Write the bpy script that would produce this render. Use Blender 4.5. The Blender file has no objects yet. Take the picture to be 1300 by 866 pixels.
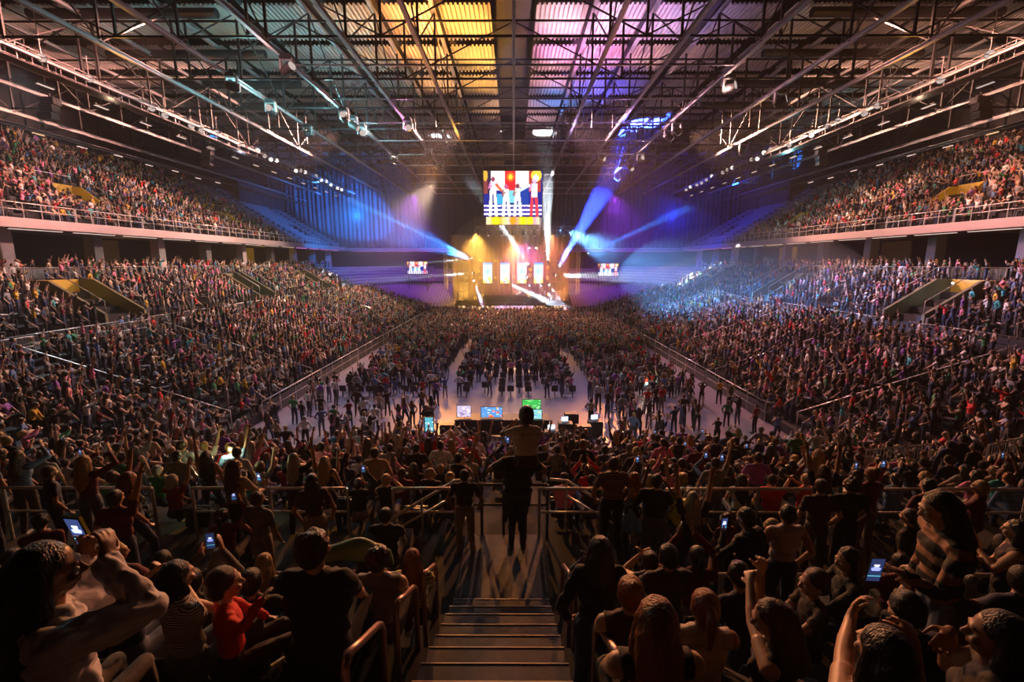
import bpy, bmesh, math, random, mathutils.noise
import numpy as np
from mathutils import Vector, Matrix
rnd = random.Random(7)
SC = bpy.context.scene
COL = SC.collection

# ------------------------------------------------------------------ camera
CH = 9.0                                   # eye height above the arena floor
TH = math.radians(9.8)
cam = bpy.data.cameras.new('camera'); camo = bpy.data.objects.new('camera', cam); COL.objects.link(camo)
cam.lens = 16.0; cam.sensor_width = 36.0; cam.clip_end = 400; cam.clip_start = 0.05
camo.location = (0, 0, CH); camo.rotation_euler = (math.pi/2 - TH, 0, math.radians(0.2))
SC.camera = camo
SC.view_settings.view_transform = 'Standard'; SC.view_settings.look = 'None'
SC.view_settings.exposure = 0.12; SC.view_settings.gamma = 1.0; SC.view_settings.use_curve_mapping = False
try:
    SC.cycles.max_bounces = 5; SC.cycles.diffuse_bounces = 1; SC.cycles.glossy_bounces = 2
    SC.cycles.volume_bounces = 0; SC.cycles.transmission_bounces = 4; SC.cycles.transparent_max_bounces = 8
    SC.cycles.sample_clamp_indirect = 4.0; SC.cycles.use_denoising = True
except Exception: pass

w = bpy.data.worlds.new('world'); SC.world = w; w.use_nodes = True
w.node_tree.nodes['Background'].inputs[0].default_value = (0.55, 0.45, 0.75, 1)
w.node_tree.nodes['Background'].inputs[1].default_value = 0.0015

# thin stage haze in the air of the hall
_v = w.node_tree.nodes.new('ShaderNodeVolumeScatter'); _v.inputs['Density'].default_value = 0.0007; _v.inputs['Anisotropy'].default_value = 0.2
w.node_tree.links.new(_v.outputs[0], w.node_tree.nodes['World Output'].inputs['Volume'])
# ------------------------------------------------------------------ lights of the show
def spot(loc, to, col, watts, deg, blend=0.4, size=0.25, name='spot_light'):
    l = bpy.data.lights.new(name, 'SPOT'); l.color = col; l.energy = watts
    l.spot_size = math.radians(deg); l.spot_blend = blend; l.shadow_soft_size = size
    o = bpy.data.objects.new(name, l); COL.objects.link(o); o.location = loc
    o.rotation_euler = (Vector(to) - Vector(loc)).to_track_quat('-Z', 'Y').to_euler()
    return o
def point(loc, col, watts, size=0.3, name='lamp_light'):
    l = bpy.data.lights.new(name, 'POINT'); l.color = col; l.energy = watts; l.shadow_soft_size = size
    o = bpy.data.objects.new(name, l); COL.objects.link(o); o.location = loc; return o
ORANGE = (1.0, 0.36, 0.08); AMBER = (1.0, 0.47, 0.07); WARM = (1.0, 0.66, 0.42); PINK = (1.0, 0.30, 0.75)
PURPLE = (0.45, 0.12, 1.0); BLUE = (0.02, 0.05, 1.0); SKYB = (0.08, 0.38, 1.0); WHITE = (0.80, 0.92, 1.0); CYAN = (0.35, 0.95, 1.0)

# wash on the audience: back light from the roof trusses, stage side
spot((-10, 60, 20.5), (-7, 6, 6), ORANGE, 58000, 44, 0.8, 0.3)
spot((12, 60, 20.5), (8, 6, 6), (1.0, 0.33, 0.11), 58000, 44, 0.8, 0.3)
spot((0, 60, 24), (0, 16, 3), (1.0, 0.50, 0.30), 30000, 40, 0.9, 0.4)
spot((-6, 58, 25), (-25, 34, 4), (1.0, 0.50, 0.38), 89250, 62, 0.9, 0.4)
spot((6, 56, 25), (26, 32, 4), (1.0, 0.45, 0.50), 78750, 62, 0.9, 0.4)
spot((0, 74, 20), (0, 58, 0), (1.0, 0.46, 0.22), 35000, 85, 0.9, 0.4)
spot((0, 36, 25), (-2, 26, 0), (0.66, 0.55, 1.0), 13750, 70, 0.8, 0.4)
spot((-12, 74, 22), (-27, 62, 4), (1.0, 0.66, 0.46), 68250, 70, 0.9, 0.4)
spot((-22, 62, 25), (-43, 42, 15), (1.0, 0.46, 0.34), 62999, 80, 0.9, 0.4)
spot((-24, 36, 26), (-43, 30, 15), (1.0, 0.36, 0.28), 21000, 95, 0.9, 0.4)
spot((22, 62, 25), (43, 42, 15), (1.0, 0.48, 0.32), 62999, 80, 0.9, 0.4)
spot((24, 36, 26), (43, 30, 15), (1.0, 0.42, 0.28), 21000, 95, 0.9, 0.4)
spot((-30, 30, 21), (-24, 22, 4), (0.75, 0.85, 1.0), 9186, 70, 0.9, 0.3)
# purple on the empty far corner seats
spot((-16, 76, 20), (-23, 92, 5), (0.40, 0.03, 1.0), 30000, 75, 0.8, 0.4)
spot((16, 76, 20), (23, 92, 5), (0.34, 0.04, 1.0), 30000, 75, 0.8, 0.4)
# added spots without fixtures among the roof trusses, throwing colour up on the deck
for (x, y, c, wt) in ((-7.5, 40, ORANGE, 6255), (-8.2, 46, ORANGE, 4330), (-4.0, 41, (1, .40, .06), 3402), (-3.4, 47, AMBER, 3140), (-3, 54, AMBER, 2093), (-12.8, 41, (1, .5, .2), 1305), (-13, 48, AMBER, 903), (-8, 54, (1, .5, .2), 1923),
                      (3.6, 41, (.95, .55, .6), 2355), (4.5, 46, PINK, 3271), (8.5, 42, (0.8, .42, .8), 3464), (8, 48, PINK, 2887), (4, 53, (1, .4, .5), 1700), (13, 42, (.6, .4, 1), 1405), (13, 48, (1, .5, .4), 1104),
                      (9, 57, (0.12, .1, 1), 4185), (5, 60, (.1, .3, 1), 1700), (-2, 64, (1, .55, .3), 1046), (2.5, 66, (0.9, .5, .7), 981),
                      (-23, 44, AMBER, 210), (-29, 46, ORANGE, 111), (-23, 53, (1, .5, .25), 86), (-36, 44, (1, .38, .16), 111), (-36, 51, (1, .42, .2), 86),
                      (23, 42, (1, .6, .3), 198), (29, 46, (1, .5, .2), 111), (23, 52, (1, .5, .25), 86), (36, 44, (1, .38, .16), 111), (36, 51, (1, .42, .2), 86), (-29, 62, (.9, .4, .5), 62), (29, 62, (.9, .4, .5), 62)):
    spot((x, y, 24.2), (x + 0.4, y - 1.0, 28), c, wt, 112, 0.8, 0.12)
# warm and coloured light running along the bottom chords
for (x, y, c, wt) in ((-10.5, 46, PINK, 260), (10.5, 46, (0.6, .3, 1), 300), (-6, 52, AMBER, 260), (6, 50, (.8, .5, 1), 200),
                      (-20.3, 38, CYAN, 1008), (-17, 44, CYAN, 1008), (-14.5, 50, CYAN, 720), (-15.5, 31, (1, .45, .45), 160), (15.5, 36, (1, .55, .45), 220), (21, 42, (1, .6, .3), 110),
                      (-26, 33, AMBER, 181), (26, 33, AMBER, 165), (-15.5, 62, (1, .7, .5), 240), (15.5, 58, (1, .6, .6), 260),
                      (-33, 40, WARM, 66), (33, 40, WARM, 66), (-33, 58, (0.8, .8, 1), 88), (33, 58, CYAN, 480), (-44.5, 40, AMBER, 38), (44.5, 34, AMBER, 38)):
    point((x, y, 21.4), c, wt * 1.3, 0.2)
# club level rooms and rails
for (x, y, c, wt) in ((-40, 32.5, (1, .62, .06), 90), (-40, 74, (1, .7, .1), 60), (-40, 48, (1, .45, .15), 25), (40, 30.5, (1, .66, .06), 110), (40, 72, (1, .65, .1), 60), (40, 52, (1, .4, .3), 20)):
    point((x, y, 10.6), c, wt, 0.2)

# the stage rig's beams (fixture position, aim, colour, power, angle)
BEAMS = [
 ((7.2, 77.4, 6.9), (30, 78, 6.4), WHITE, 42000, 13), ((5.6, 75.6, 9.6), (4.8, 73, 27.5), WHITE, 170000, 12),
 ((7.6, 76.2, 8.6), (17, 70, 26), BLUE, 700000, 15), ((2.4, 78.5, 8.8), (-3.4, 77, 17), WHITE, 60000, 7),
 ((2.6, 78.5, 11.5), (0.9, 76, 18.5), WHITE, 24000, 3), ((3.8, 78.5, 11.5), (5.0, 76, 19), (1, .7, .85), 20000, 3),
 ((5.6, 78.5, 11.0), (12.6, 76, 22), SKYB, 50000, 3), ((-7.2, 78.5, 9.8), (-32, 78, 21.6), SKYB, 200000, 2.4),
 ((-7.4, 78.5, 9.6), (-27, 92, 17), (0.03, 0.22, 1), 60000, 22), ((-7.2, 78.5, 9.7), (-16, 78, 8.8), WHITE, 24000, 3.5),
 ((-7.2, 78.5, 7.2), (-18, 78, 6.4), WHITE, 30000, 6), ((-1.2, 78.5, 5.6), (6.5, 77.5, 2.2), WHITE, 60000, 9),
 ((2.4, 78.5, 6.4), (7.4, 77, 2.6), (1, .8, .9), 30000, 5), ((6.0, 76.6, 5.2), (9.2, 74, 0.8), (0.8, .75, 1), 60000, 7),
 ((-6.8, 78.5, 5.8), (-4.8, 75.5, 1.0), (0.9, .6, 1), 50000, 8), ((6.6, 78.5, 2.9), (13, 77, 4.8), (1, .85, .75), 22000, 2.5),
 ((13, 80, 10.6), (42, 84, 23.5), (0.03, 0.22, 1), 120000, 5), ((4.6, 78.5, 5.0), (1.6, 78, 1.8), WHITE, 12000, 4),
 ((2.6, 78.5, 5.0), (-1.6, 78, 1.8), WHITE, 12000, 4),
]
for (a, b, c, wt, dg) in BEAMS: spot(a, b, c, wt * 8 * max(1, 9 / dg), dg, 0.35, 0.10, 'beam_light')
# orange and magenta stage wash
for (a, b, c, wt, dg) in (((-6, 75, 13.5), (-7, 85, 5), AMBER, 30000, 75), ((0, 75, 13.5), (0, 86, 6), (1, .32, .06), 9000, 75), ((6, 75, 13.5), (7, 86, 5), (1, .22, .10), 16000, 75),
                          ((-9, 76, 2.6), (-8, 85, 9), AMBER, 8000, 90), ((8.5, 76, 2.6), (9, 85, 9), ORANGE, 6000, 90), ((0, 77, 12), (0, 66, 0), (1, .34, .10), 16000, 80),
                          ((2, 82, 12.5), (2, 86, 8), (0.9, 0.12, 0.6), 9000, 100)):
    spot(a, b, c, wt, dg, 0.8, 0.3)
# blue over the right-hand stand, blue on the drapes
spot((9, 77, 14), (26, 50, 3), (0.14, 0.42, 1.0), 380000, 32, 0.9, 0.3)
spot((-24, 72, 16), (-36, 98, 19), (0.01, 0.25, 1.0), 30000, 110, 0.9, 0.3)
spot((24, 72, 16), (36, 98, 17), (0.01, 0.03, 1.0), 24000, 110, 0.9, 0.3)

# ------------------------------------------------------------------ helpers
def tag(o, label=None, cat=None, group=None, kind=None):
    if label: o['label'] = label
    if cat: o['category'] = cat
    if group: o['group'] = group
    if kind: o['kind'] = kind
    return o
def empty(name, loc=(0, 0, 0), rz=0, label=None, cat=None, group=None, parent=None):
    o = bpy.data.objects.new(name, None); COL.objects.link(o); o.location = loc; o.rotation_euler = (0, 0, rz)
    o.empty_display_size = 0.1
    if parent: o.parent = parent
    return tag(o, label, cat, group)
def inst(name, me, parent=None, loc=(0, 0, 0), rot=(0, 0, 0), scale=(1, 1, 1)):
    o = bpy.data.objects.new(name, me); COL.objects.link(o)
    o.location = loc; o.rotation_euler = rot; o.scale = scale
    if parent: o.parent = parent
    return o
def copy_tree(o, parent=None):
    c = o.copy(); COL.objects.link(c); c.parent = parent
    for ch in o.children: copy_tree(ch, c)
    return c

class MB:
    def __init__(s): s.v = []; s.f = []; s.m = []
    def add(s, v, f, m=0):
        n = len(s.v); s.v += [tuple(p) for p in v]; s.f += [tuple(i + n for i in q) for q in f]; s.m += [m] * len(f); return s
    def box(s, c, d, m=0, R=None):
        x, y, z = d[0]/2, d[1]/2, d[2]/2
        vs = [Vector(p) for p in ((-x,-y,-z),(x,-y,-z),(x,y,-z),(-x,y,-z),(-x,-y,z),(x,-y,z),(x,y,z),(-x,y,z))]
        if R: vs = [R @ p for p in vs]
        c = Vector(c)
        return s.add([c + p for p in vs], [(0,3,2,1),(4,5,6,7),(0,1,5,4),(1,2,6,5),(2,3,7,6),(3,0,4,7)], m)
    def bar(s, a, b, wd, ht, m=0):
        a = Vector(a); b = Vector(b); d = b - a; L = d.length
        q = d.to_track_quat('Y', 'Z').to_matrix()
        return s.box((a + b) / 2, (wd, L, ht), m, q)
    def ibeam(s, a, b, wd, ht, t=0.03, m=0):
        a = Vector(a); b = Vector(b); q = (b - a).to_track_quat('Y', 'Z').to_matrix(); L = (b - a).length; c = (a + b) / 2
        up = q @ Vector((0, 0, 1))
        s.box(c + up * (ht - t) / 2, (wd, L, t), m, q); s.box(c - up * (ht - t) / 2, (wd, L, t), m, q); s.box(c, (t, L, ht), m, q); return s
    def tube(s, pts, r, n=8, m=0, cap=True, closed=False):
        pts = [Vector(p) for p in pts]; k = len(pts); rs = r if isinstance(r, (list, tuple)) else [r] * k
        vs = []; prev = None
        for i, p in enumerate(pts):
            t = (pts[min(i + 1, k - 1)] - pts[max(i - 1, 0)]).normalized()
            ref = prev if prev is not None else (Vector((0, 0, 1)) if abs(t.z) < 0.9 else Vector((1, 0, 0)))
            u = (ref - t * ref.dot(t)).normalized(); v = t.cross(u); prev = u
            vs += [p + (u * math.cos(2*math.pi*j/n) + v * math.sin(2*math.pi*j/n)) * rs[i] for j in range(n)]
        fs = [(i*n + j, i*n + (j+1) % n, (i+1)*n + (j+1) % n, (i+1)*n + j) for i in range(k-1) for j in range(n)]
        if cap: fs += [tuple(range(n))[::-1], tuple((k-1)*n + j for j in range(n))]
        return s.add(vs, fs, m)
    def lathe(s, c, prof, n=16, m=0, R=None):
        c = Vector(c); vs = []
        for (r, z) in prof:
            for j in range(n):
                p = Vector((r*math.cos(2*math.pi*j/n), r*math.sin(2*math.pi*j/n), z)); vs.append(c + (R @ p if R else p))
        fs = [(i*n+j, i*n+(j+1) % n, (i+1)*n+(j+1) % n, (i+1)*n+j) for i in range(len(prof)-1) for j in range(n)]
        fs += [tuple(range(n))[::-1], tuple((len(prof)-1)*n + j for j in range(n))]
        return s.add(vs, fs, m)
    def mesh(s, name, mats, smooth=False):
        me = bpy.data.meshes.new(name); me.from_pydata(s.v, [], s.f)
        for mt in (mats if isinstance(mats, (list, tuple)) else [mats]): me.materials.append(mt)
        me.polygons.foreach_set('material_index', s.m)
        if smooth: me.polygons.foreach_set('use_smooth', [True] * len(s.f))
        me.update(); return me
    def build(s, name, mats, parent=None, smooth=False, bevel=0, loc=(0, 0, 0), rot=(0, 0, 0)):
        o = inst(name, s.mesh(name, mats, smooth), parent, loc, rot)
        if bevel:
            b = o.modifiers.new('bevel', 'BEVEL'); b.width = bevel; b.segments = 2; b.limit_method = 'ANGLE'
        return o

# ------------------------------------------------------------------ materials
def mat(name, col, rough=0.6, metal=0.0, noise=None, bump=0.0, bscale=20, spec=0.5, trans=0.0, alpha=1.0, emis=None, estr=0):
    m = bpy.data.materials.new(name); m.use_nodes = True; nt = m.node_tree; b = nt.nodes['Principled BSDF']
    b.inputs['Base Color'].default_value = (*col, 1); b.inputs['Roughness'].default_value = rough; b.inputs['Metallic'].default_value = metal
    b.inputs['Specular IOR Level'].default_value = spec
    if trans: b.inputs['Transmission Weight'].default_value = trans
    if emis: b.inputs['Emission Color'].default_value = (*emis, 1); b.inputs['Emission Strength'].default_value = estr
    if noise:
        tc = nt.nodes.new('ShaderNodeTexCoord'); n = nt.nodes.new('ShaderNodeTexNoise'); n.inputs['Scale'].default_value = noise[0]; n.inputs['Detail'].default_value = 6
        mx = nt.nodes.new('ShaderNodeMix'); mx.data_type = 'RGBA'; mx.inputs[6].default_value = (*[c * (1 - noise[1]) for c in col], 1); mx.inputs[7].default_value = (*[min(1, c * (1 + noise[1])) for c in col], 1)
        nt.links.new(tc.outputs['Object'], n.inputs['Vector']); nt.links.new(n.outputs['Fac'], mx.inputs[0]); nt.links.new(mx.outputs[2], b.inputs['Base Color'])
    if bump:
        tc = nt.nodes.new('ShaderNodeTexCoord'); n = nt.nodes.new('ShaderNodeTexNoise'); n.inputs['Scale'].default_value = bscale; n.inputs['Detail'].default_value = 5
        bp = nt.nodes.new('ShaderNodeBump'); bp.inputs['Strength'].default_value = bump; bp.inputs['Distance'].default_value = 0.02
        nt.links.new(tc.outputs['Object'], n.inputs['Vector']); nt.links.new(n.outputs['Fac'], bp.inputs['Height']); nt.links.new(bp.outputs[0], b.inputs['Normal'])
    return m
def emit(name, col, st):
    m = bpy.data.materials.new(name); m.use_nodes = True; nt = m.node_tree; nt.nodes.clear()
    e = nt.nodes.new('ShaderNodeEmission'); o = nt.nodes.new('ShaderNodeOutputMaterial')
    e.inputs[0].default_value = (*col, 1); e.inputs[1].default_value = st; nt.links.new(e.outputs[0], o.inputs[0]); return m
M = dict(
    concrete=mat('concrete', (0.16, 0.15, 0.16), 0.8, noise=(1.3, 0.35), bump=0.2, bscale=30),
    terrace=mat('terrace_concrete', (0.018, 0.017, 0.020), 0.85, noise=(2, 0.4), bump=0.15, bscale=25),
    floor=mat('arena_floor', (0.22, 0.19, 0.24), 0.4, noise=(0.7, 0.3), bump=0.05),
    step=mat('stair_concrete', (0.075, 0.072, 0.10), 0.7, noise=(9, 0.5), bump=0.4, bscale=120),
    nosing=mat('aluminium_nosing', (0.7, 0.6, 0.52), 0.4, 0.5),
    backdrop=mat('stage_backdrop_cloth', (0.12, 0.09, 0.08), 0.9),
    deck=mat('ribbed_steel_deck', (0.42, 0.37, 0.34), 0.5, 0.2, noise=(0.8, 0.25)),
    roof=mat('dark_roof', (0.03, 0.03, 0.032), 0.9, noise=(0.5, 0.4)),
    steel=mat('painted_roof_steel', (0.38, 0.35, 0.36), 0.45, 0.3, noise=(1.5, 0.25)),
    dsteel=mat('shade_dark_steel', (0.045, 0.042, 0.045), 0.5, 0.3, noise=(1.5, 0.25)),  # roof shade put into the colour of braces and cross trusses; also dark fittings
    rail=mat('galvanised_rail', (0.62, 0.58, 0.57), 0.36, 0.6, noise=(14, 0.2)),
    brail=mat('bronze_handrail', (0.42, 0.25, 0.22), 0.34, 0.85, noise=(18, 0.25)),
    black=mat('black_housing', (0.02, 0.02, 0.022), 0.45),
    fascia=mat('fascia_panel', (0.42, 0.33, 0.34), 0.5, noise=(0.6, 0.15)),
    wall=mat('dark_wall', (0.022, 0.020, 0.022), 0.85, noise=(0.5, 0.3)),
    olive=mat('painted_block_wall', (0.16, 0.14, 0.07), 0.7, noise=(1.2, 0.2), bump=0.2, bscale=8),
    yellow=mat('yellow_wall', (0.55, 0.38, 0.05), 0.6, noise=(1, 0.1)),
    drape=mat('black_drape', (0.03, 0.035, 0.05), 0.9, bump=0.3, bscale=4),
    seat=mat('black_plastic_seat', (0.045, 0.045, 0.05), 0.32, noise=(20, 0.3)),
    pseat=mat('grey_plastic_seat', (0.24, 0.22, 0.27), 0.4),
    glass=mat('balustrade_glass', (0.75, 0.85, 0.9), 0.05, trans=0.75),
    lens=emit('lamp_lens', (1.0, 0.90, 0.85), 1.6), dlens=emit('dim_lamp_lens', (1.0, 0.80, 0.72), 0.55), wlens=emit('beam_lens', (0.85, 0.93, 1.0), 30.0),
    alens=emit('amber_blinder', (1.0, 0.62, 0.05), 9.0), strip=emit('strip_lens', (1.0, 0.62, 0.32), 0.9), pstrip=emit('pale_strip_lens', (1.0, 0.70, 0.60), 0.85),
    mstrip=emit('magenta_strip', (0.85, 0.25, 1.0), 1.2), cstrip=emit('cyan_strip', (0.5, 1.0, 0.9), 0.9),
)
FW = Vector((0, math.cos(TH), -math.sin(TH))); UPV = Vector((0, math.sin(TH), math.cos(TH)))
def ray(px, py):
    u = (px - 652) / 578; v = (py - 433) / 578
    return FW + Vector((1, 0, 0)) * u - UPV * v
def at_y(px, py, Y): d = ray(px, py); return Vector((0, 0, CH)) + d * (Y / d.y)
def at_z(px, py, Z): d = ray(px, py); return Vector((0, 0, CH)) + d * ((Z - CH) / d.z)
# ------------------------------------------------------------------ the bowl
HX, Y0, Y1 = 14.5, 18.7, 84.0              # half width and ends of the arena floor
AISLE_Z = 4.15
LOW = [(0.8 * i, 0.5 + 0.262 * i) for i in range(14)]          # (start distance, tread height) of the lower rows
UPP = [(13.7 + 1.05 * k, AISLE_Z + 0.53 * (k + 1)) for k in range(6)]
def bowl_path(d, na=10):
    pts = []
    for (cx, cy, a0) in ((HX, Y0, -90), (HX, Y1, 0), (-HX, Y1, 90), (-HX, Y0, 180)):
        for i in range(na + 1):
            a = math.radians(a0 + 90 * i / na); pts.append((cx + d * math.cos(a), cy + d * math.sin(a)))
    return pts
def sweep(prof, name, m, kind='structure', smooth=False, na=10):
    mb = MB(); rings = []
    for (d, z) in prof: rings.append([(x, y, z) for x, y in bowl_path(max(d, 0.001), na)])
    n = len(rings[0]); vs = [p for r in rings for p in r]
    fs = [(i*n + j, i*n + (j+1) % n, (i+1)*n + (j+1) % n, (i+1)*n + j) for i in range(len(prof)-1) for j in range(n)]
    mb.add(vs, [f[::-1] for f in fs]); o = mb.build(name, m); o['kind'] = kind; return o
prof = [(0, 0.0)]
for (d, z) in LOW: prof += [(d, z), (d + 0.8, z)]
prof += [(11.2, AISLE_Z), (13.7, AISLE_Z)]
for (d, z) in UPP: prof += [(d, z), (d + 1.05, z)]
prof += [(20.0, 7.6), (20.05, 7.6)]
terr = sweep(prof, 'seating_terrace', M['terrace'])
fl = MB().box((0, 51.35, -0.1), (29.0, 65.3, 0.2)).build('floor', M['floor']); fl['kind'] = 'structure'
clubp = [(20.05, 7.6), (28.9, 7.6)]
cf = sweep(clubp, 'club_floor', M['concrete'])

# side walls, club level and upper decks
UD0, UZ0, NU = 34.85, 12.05, 18
for sx, side in ((-1, 'left'), (1, 'right')):
    A, B = -2.0, 98.0
    w_ = MB()
    w_.box((sx * 43.0, (A + B) / 2, 9.7), (0.3, B - A, 4.2)).build('wall_' + side, M['wall'])['kind'] = 'structure'
    sl = MB(); sl.box((sx * 39.6, (A + B) / 2, 11.75), (9.6, B - A, 0.5)); o = sl.build('ceiling_club_' + side, M['concrete']); o['kind'] = 'structure'
    # fascia of the upper deck
    fa = MB(); fa.box((sx * 34.75, (A + B) / 2, 11.75), (0.2, B - A, 0.7)); o = fa.build('trim_1' if sx < 0 else 'trim_2', M['fascia'], bevel=0.03); o['kind'] = 'structure'
    # low wall under the glass balustrade
    lw = MB(); lw.box((sx * 34.6, (12 + 84) / 2, 7.25), (0.16, 72, 0.9)); o = lw.build('baseboard_' + side, M['fascia']); o['kind'] = 'structure'
    # upper terrace
    pr = []
    for i in range(NU): pr += [(UD0 + 0.85 * i, UZ0 + 0.5 * i), (UD0 + 0.85 * (i + 1), UZ0 + 0.5 * i)]
    pr += [(UD0 + 0.85 * NU, UZ0 + 0.5 * NU)]
    mb = MB(); vs = [(sx * x, yy, z) for (x, z) in pr for yy in (A, B)]
    mb.add(vs, [(2*i, 2*i+1, 2*i+3, 2*i+2) for i in range(len(pr) - 1)])
    o = mb.build('upper_terrace', M['terrace']); o['kind'] = 'structure'
    bw = MB().box((sx * 50.2, (A + B) / 2, 24.5), (0.3, B - A, 9)); o = bw.build('wall_upper_' + side, M['wall']); o['kind'] = 'structure'
    # pillars and rooms of the club level
    yy = 4.0; k = 0
    while yy < 96:
        p = MB().box((0, 0, 1.97), (0.9, 0.9, 3.94)).build('pillar', M['concrete'] if k % 2 else M['fascia'], bevel=0.04, loc=(sx * 37.2, yy, 7.6))
        tag(p, 'square club level pillar behind the %s balustrade, %s' % (side, ['nearest the viewer', 'second', 'third', 'fourth', 'fifth', 'sixth', 'seventh', 'eighth', 'ninth', 'tenth', 'eleventh', 'twelfth', 'thirteenth', 'fourteenth'][k] + (' from the viewer' if k else '')), 'pillar', 'club level pillars on the ' + side)
        yy += 7.4; k += 1
for sx, y0_, y1_, mt in ((-1, 30, 34.6, 'yellow'), (-1, 72, 76, 'yellow'), (-1, 46, 50, 'olive'), (1, 26.4, 33, 'yellow'), (1, 70, 74.5, 'yellow'), (1, 50, 54, 'olive')):
    o = MB().box((sx * 42.75, (y0_ + y1_) / 2, 9.6), (0.2, y1_ - y0_, 3.4)).build('wall_panel', M[mt]); o['kind'] = 'structure'
# far end: suite slab, drapes
o = MB().box((0, 99.6, 11.6), (92, 9, 0.5)).build('ceiling_suites', M['concrete']); o['kind'] = 'structure'
o = MB().box((0, 103.5, 9), (92, 0.3, 6)).build('wall_suites', M['wall']); o['kind'] = 'structure'
def drape(name, x0, x1, y, z0, z1, amp=0.22, pitch=0.9, axis='x'):
    mb = MB(); n = int(abs(x1 - x0) / pitch * 5) + 1
    for i in range(n + 1):
        t = x0 + (x1 - x0) * i / n; o_ = amp * math.sin(i * 2 * math.pi / 5) + 0.1 * math.sin(i * 0.7)
        p = (t, y + o_) if axis == 'x' else (y + o_, t)
        mb.v += [(p[0], p[1], z0), (p[0], p[1], z1)]
        if i: mb.f.append((2*i-2, 2*i, 2*i+1, 2*i-1)); mb.m.append(0)
    return mb.build(name, M['drape'], smooth=True)
for i in range(13):
    x0 = -52 + i * 8
    o = drape('wall_drape', x0, x0 + 8.1, 95.6 + 0.12 * (i % 2), 11.9, 27.8); o['kind'] = 'structure'
for sx in (-1, 1):
    for i in range(3):
        o = drape('wall_side_drape', 80 + i * 5.2, 85.3 + i * 5.2, sx * (46.5 + 0.15 * (i % 2)), 19.2, 22.5, axis='y'); o['kind'] = 'structure'
ORD = ['first', 'second', 'third', 'fourth', 'fifth', 'sixth', 'seventh', 'eighth', 'ninth', 'tenth', 'eleventh', 'twelfth', 'thirteenth', 'fourteenth', 'fifteenth', 'sixteenth', 'seventeenth', 'eighteenth', 'nineteenth', 'twentieth']
def ordn(n): 
    return ORD[n - 1] if n <= 20 else '%d%s' % (n, {1: 'st', 2: 'nd', 3: 'rd'}.get(n % 10 if n % 100 not in (11, 12, 13) else 0, 'th'))
# soffit strip lamps
smesh = MB().box((0, 0, 0), (0.16, 3.9, 0.08)).mesh('housing', M['black'])
slens = MB().box((0, 0, 0), (0.12, 3.8, 0.05)).mesh('lens', M['pstrip']); slens2 = MB().box((0, 0, 0), (0.12, 3.8, 0.05)).mesh('lens', M['mstrip'])
for sx, side in ((-1, 'left'), (1, 'right')):
    for i in range(16):
        y = 20 + i * 4.7
        r = empty('strip_lamp', (sx * 34.95, y, 11.36), 0, '%s strip lamp under the %s upper deck edge, %s from the near end' % ('purple' if y > 74 else 'pale pink', side, ordn(i + 1)), 'strip lamp', 'strip lamps under the %s deck' % side)
        inst('housing', smesh, r); inst('lens', slens2 if y > 74 else slens, r, (sx * -0.03, 0, -0.05))
for sx in (-1, 1):
    for i in range(5):
        x = sx * (13.5 + i * 4.4)
        r = empty('strip_lamp', (x, 95.0, 11.3), math.pi / 2, 'purple strip lamp under the far suites, %s from the stage, on its %s' % (ordn(i + 1), 'left' if sx < 0 else 'right'), 'strip lamp', 'purple strip lamps at the far end')
        inst('housing', smesh, r); inst('lens', slens2, r, (0.0, 0, -0.05))

# ------------------------------------------------------------------ the stairs in front of the camera
st = empty('aisle_stairs', (0, 0, 0)); st['kind'] = 'structure'
sw, sxc = 1.35, -0.17
yn = 5.7
smA = MB().box((0, 0, 0), (sw, 0.36, 0.1765)).mesh('step', M['step'])
nmA = MB().box((0, 0, 0), (sw, 0.009, 0.006)).mesh('nosing', M['nosing'])
for k in range(6):
    zb = AISLE_Z + 0.53 * k
    for j, h in ((2, 0.1767), (1, 0.3533), (0, 0.53)):
        edge = 5.0 - 1.05 * k + 0.35 * j
        if j:
            s_ = MB().box((0, -0.175 * j, h / 2), (sw, 0.35 * j, h)).build('step', M['step'], st, loc=(sxc, edge, zb))
        else:
            s_ = MB().box((0, -0.16, h - 0.005), (sw, 0.34, 0.03)).build('step', M['step'], st, loc=(sxc, edge, zb))
        inst('nosing', nmA, s_, (0, -0.005, h + 0.004 + (0.01 if not j else 0)))
o = MB().box((sxc, 6.5, AISLE_Z + 0.02), (1.35, 1.9, 0.04)).build('landing', M['step'], st)
# ------------------------------------------------------------------ the roof
BOT, TOP, DECK = CH + 13.6, CH + 18.6, CH + 19.2
TY = [4.5 + 6.7 * n for n in range(16)]                # transverse truss lines
LX = [0, 6, 10.5, 15.5, 21, 26, 32, 39, 46]
rf = MB().box((0, 52, DECK + 0.9), (110, 115, 0.2)).build('ceiling', M['roof']); rf['kind'] = 'structure'
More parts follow.
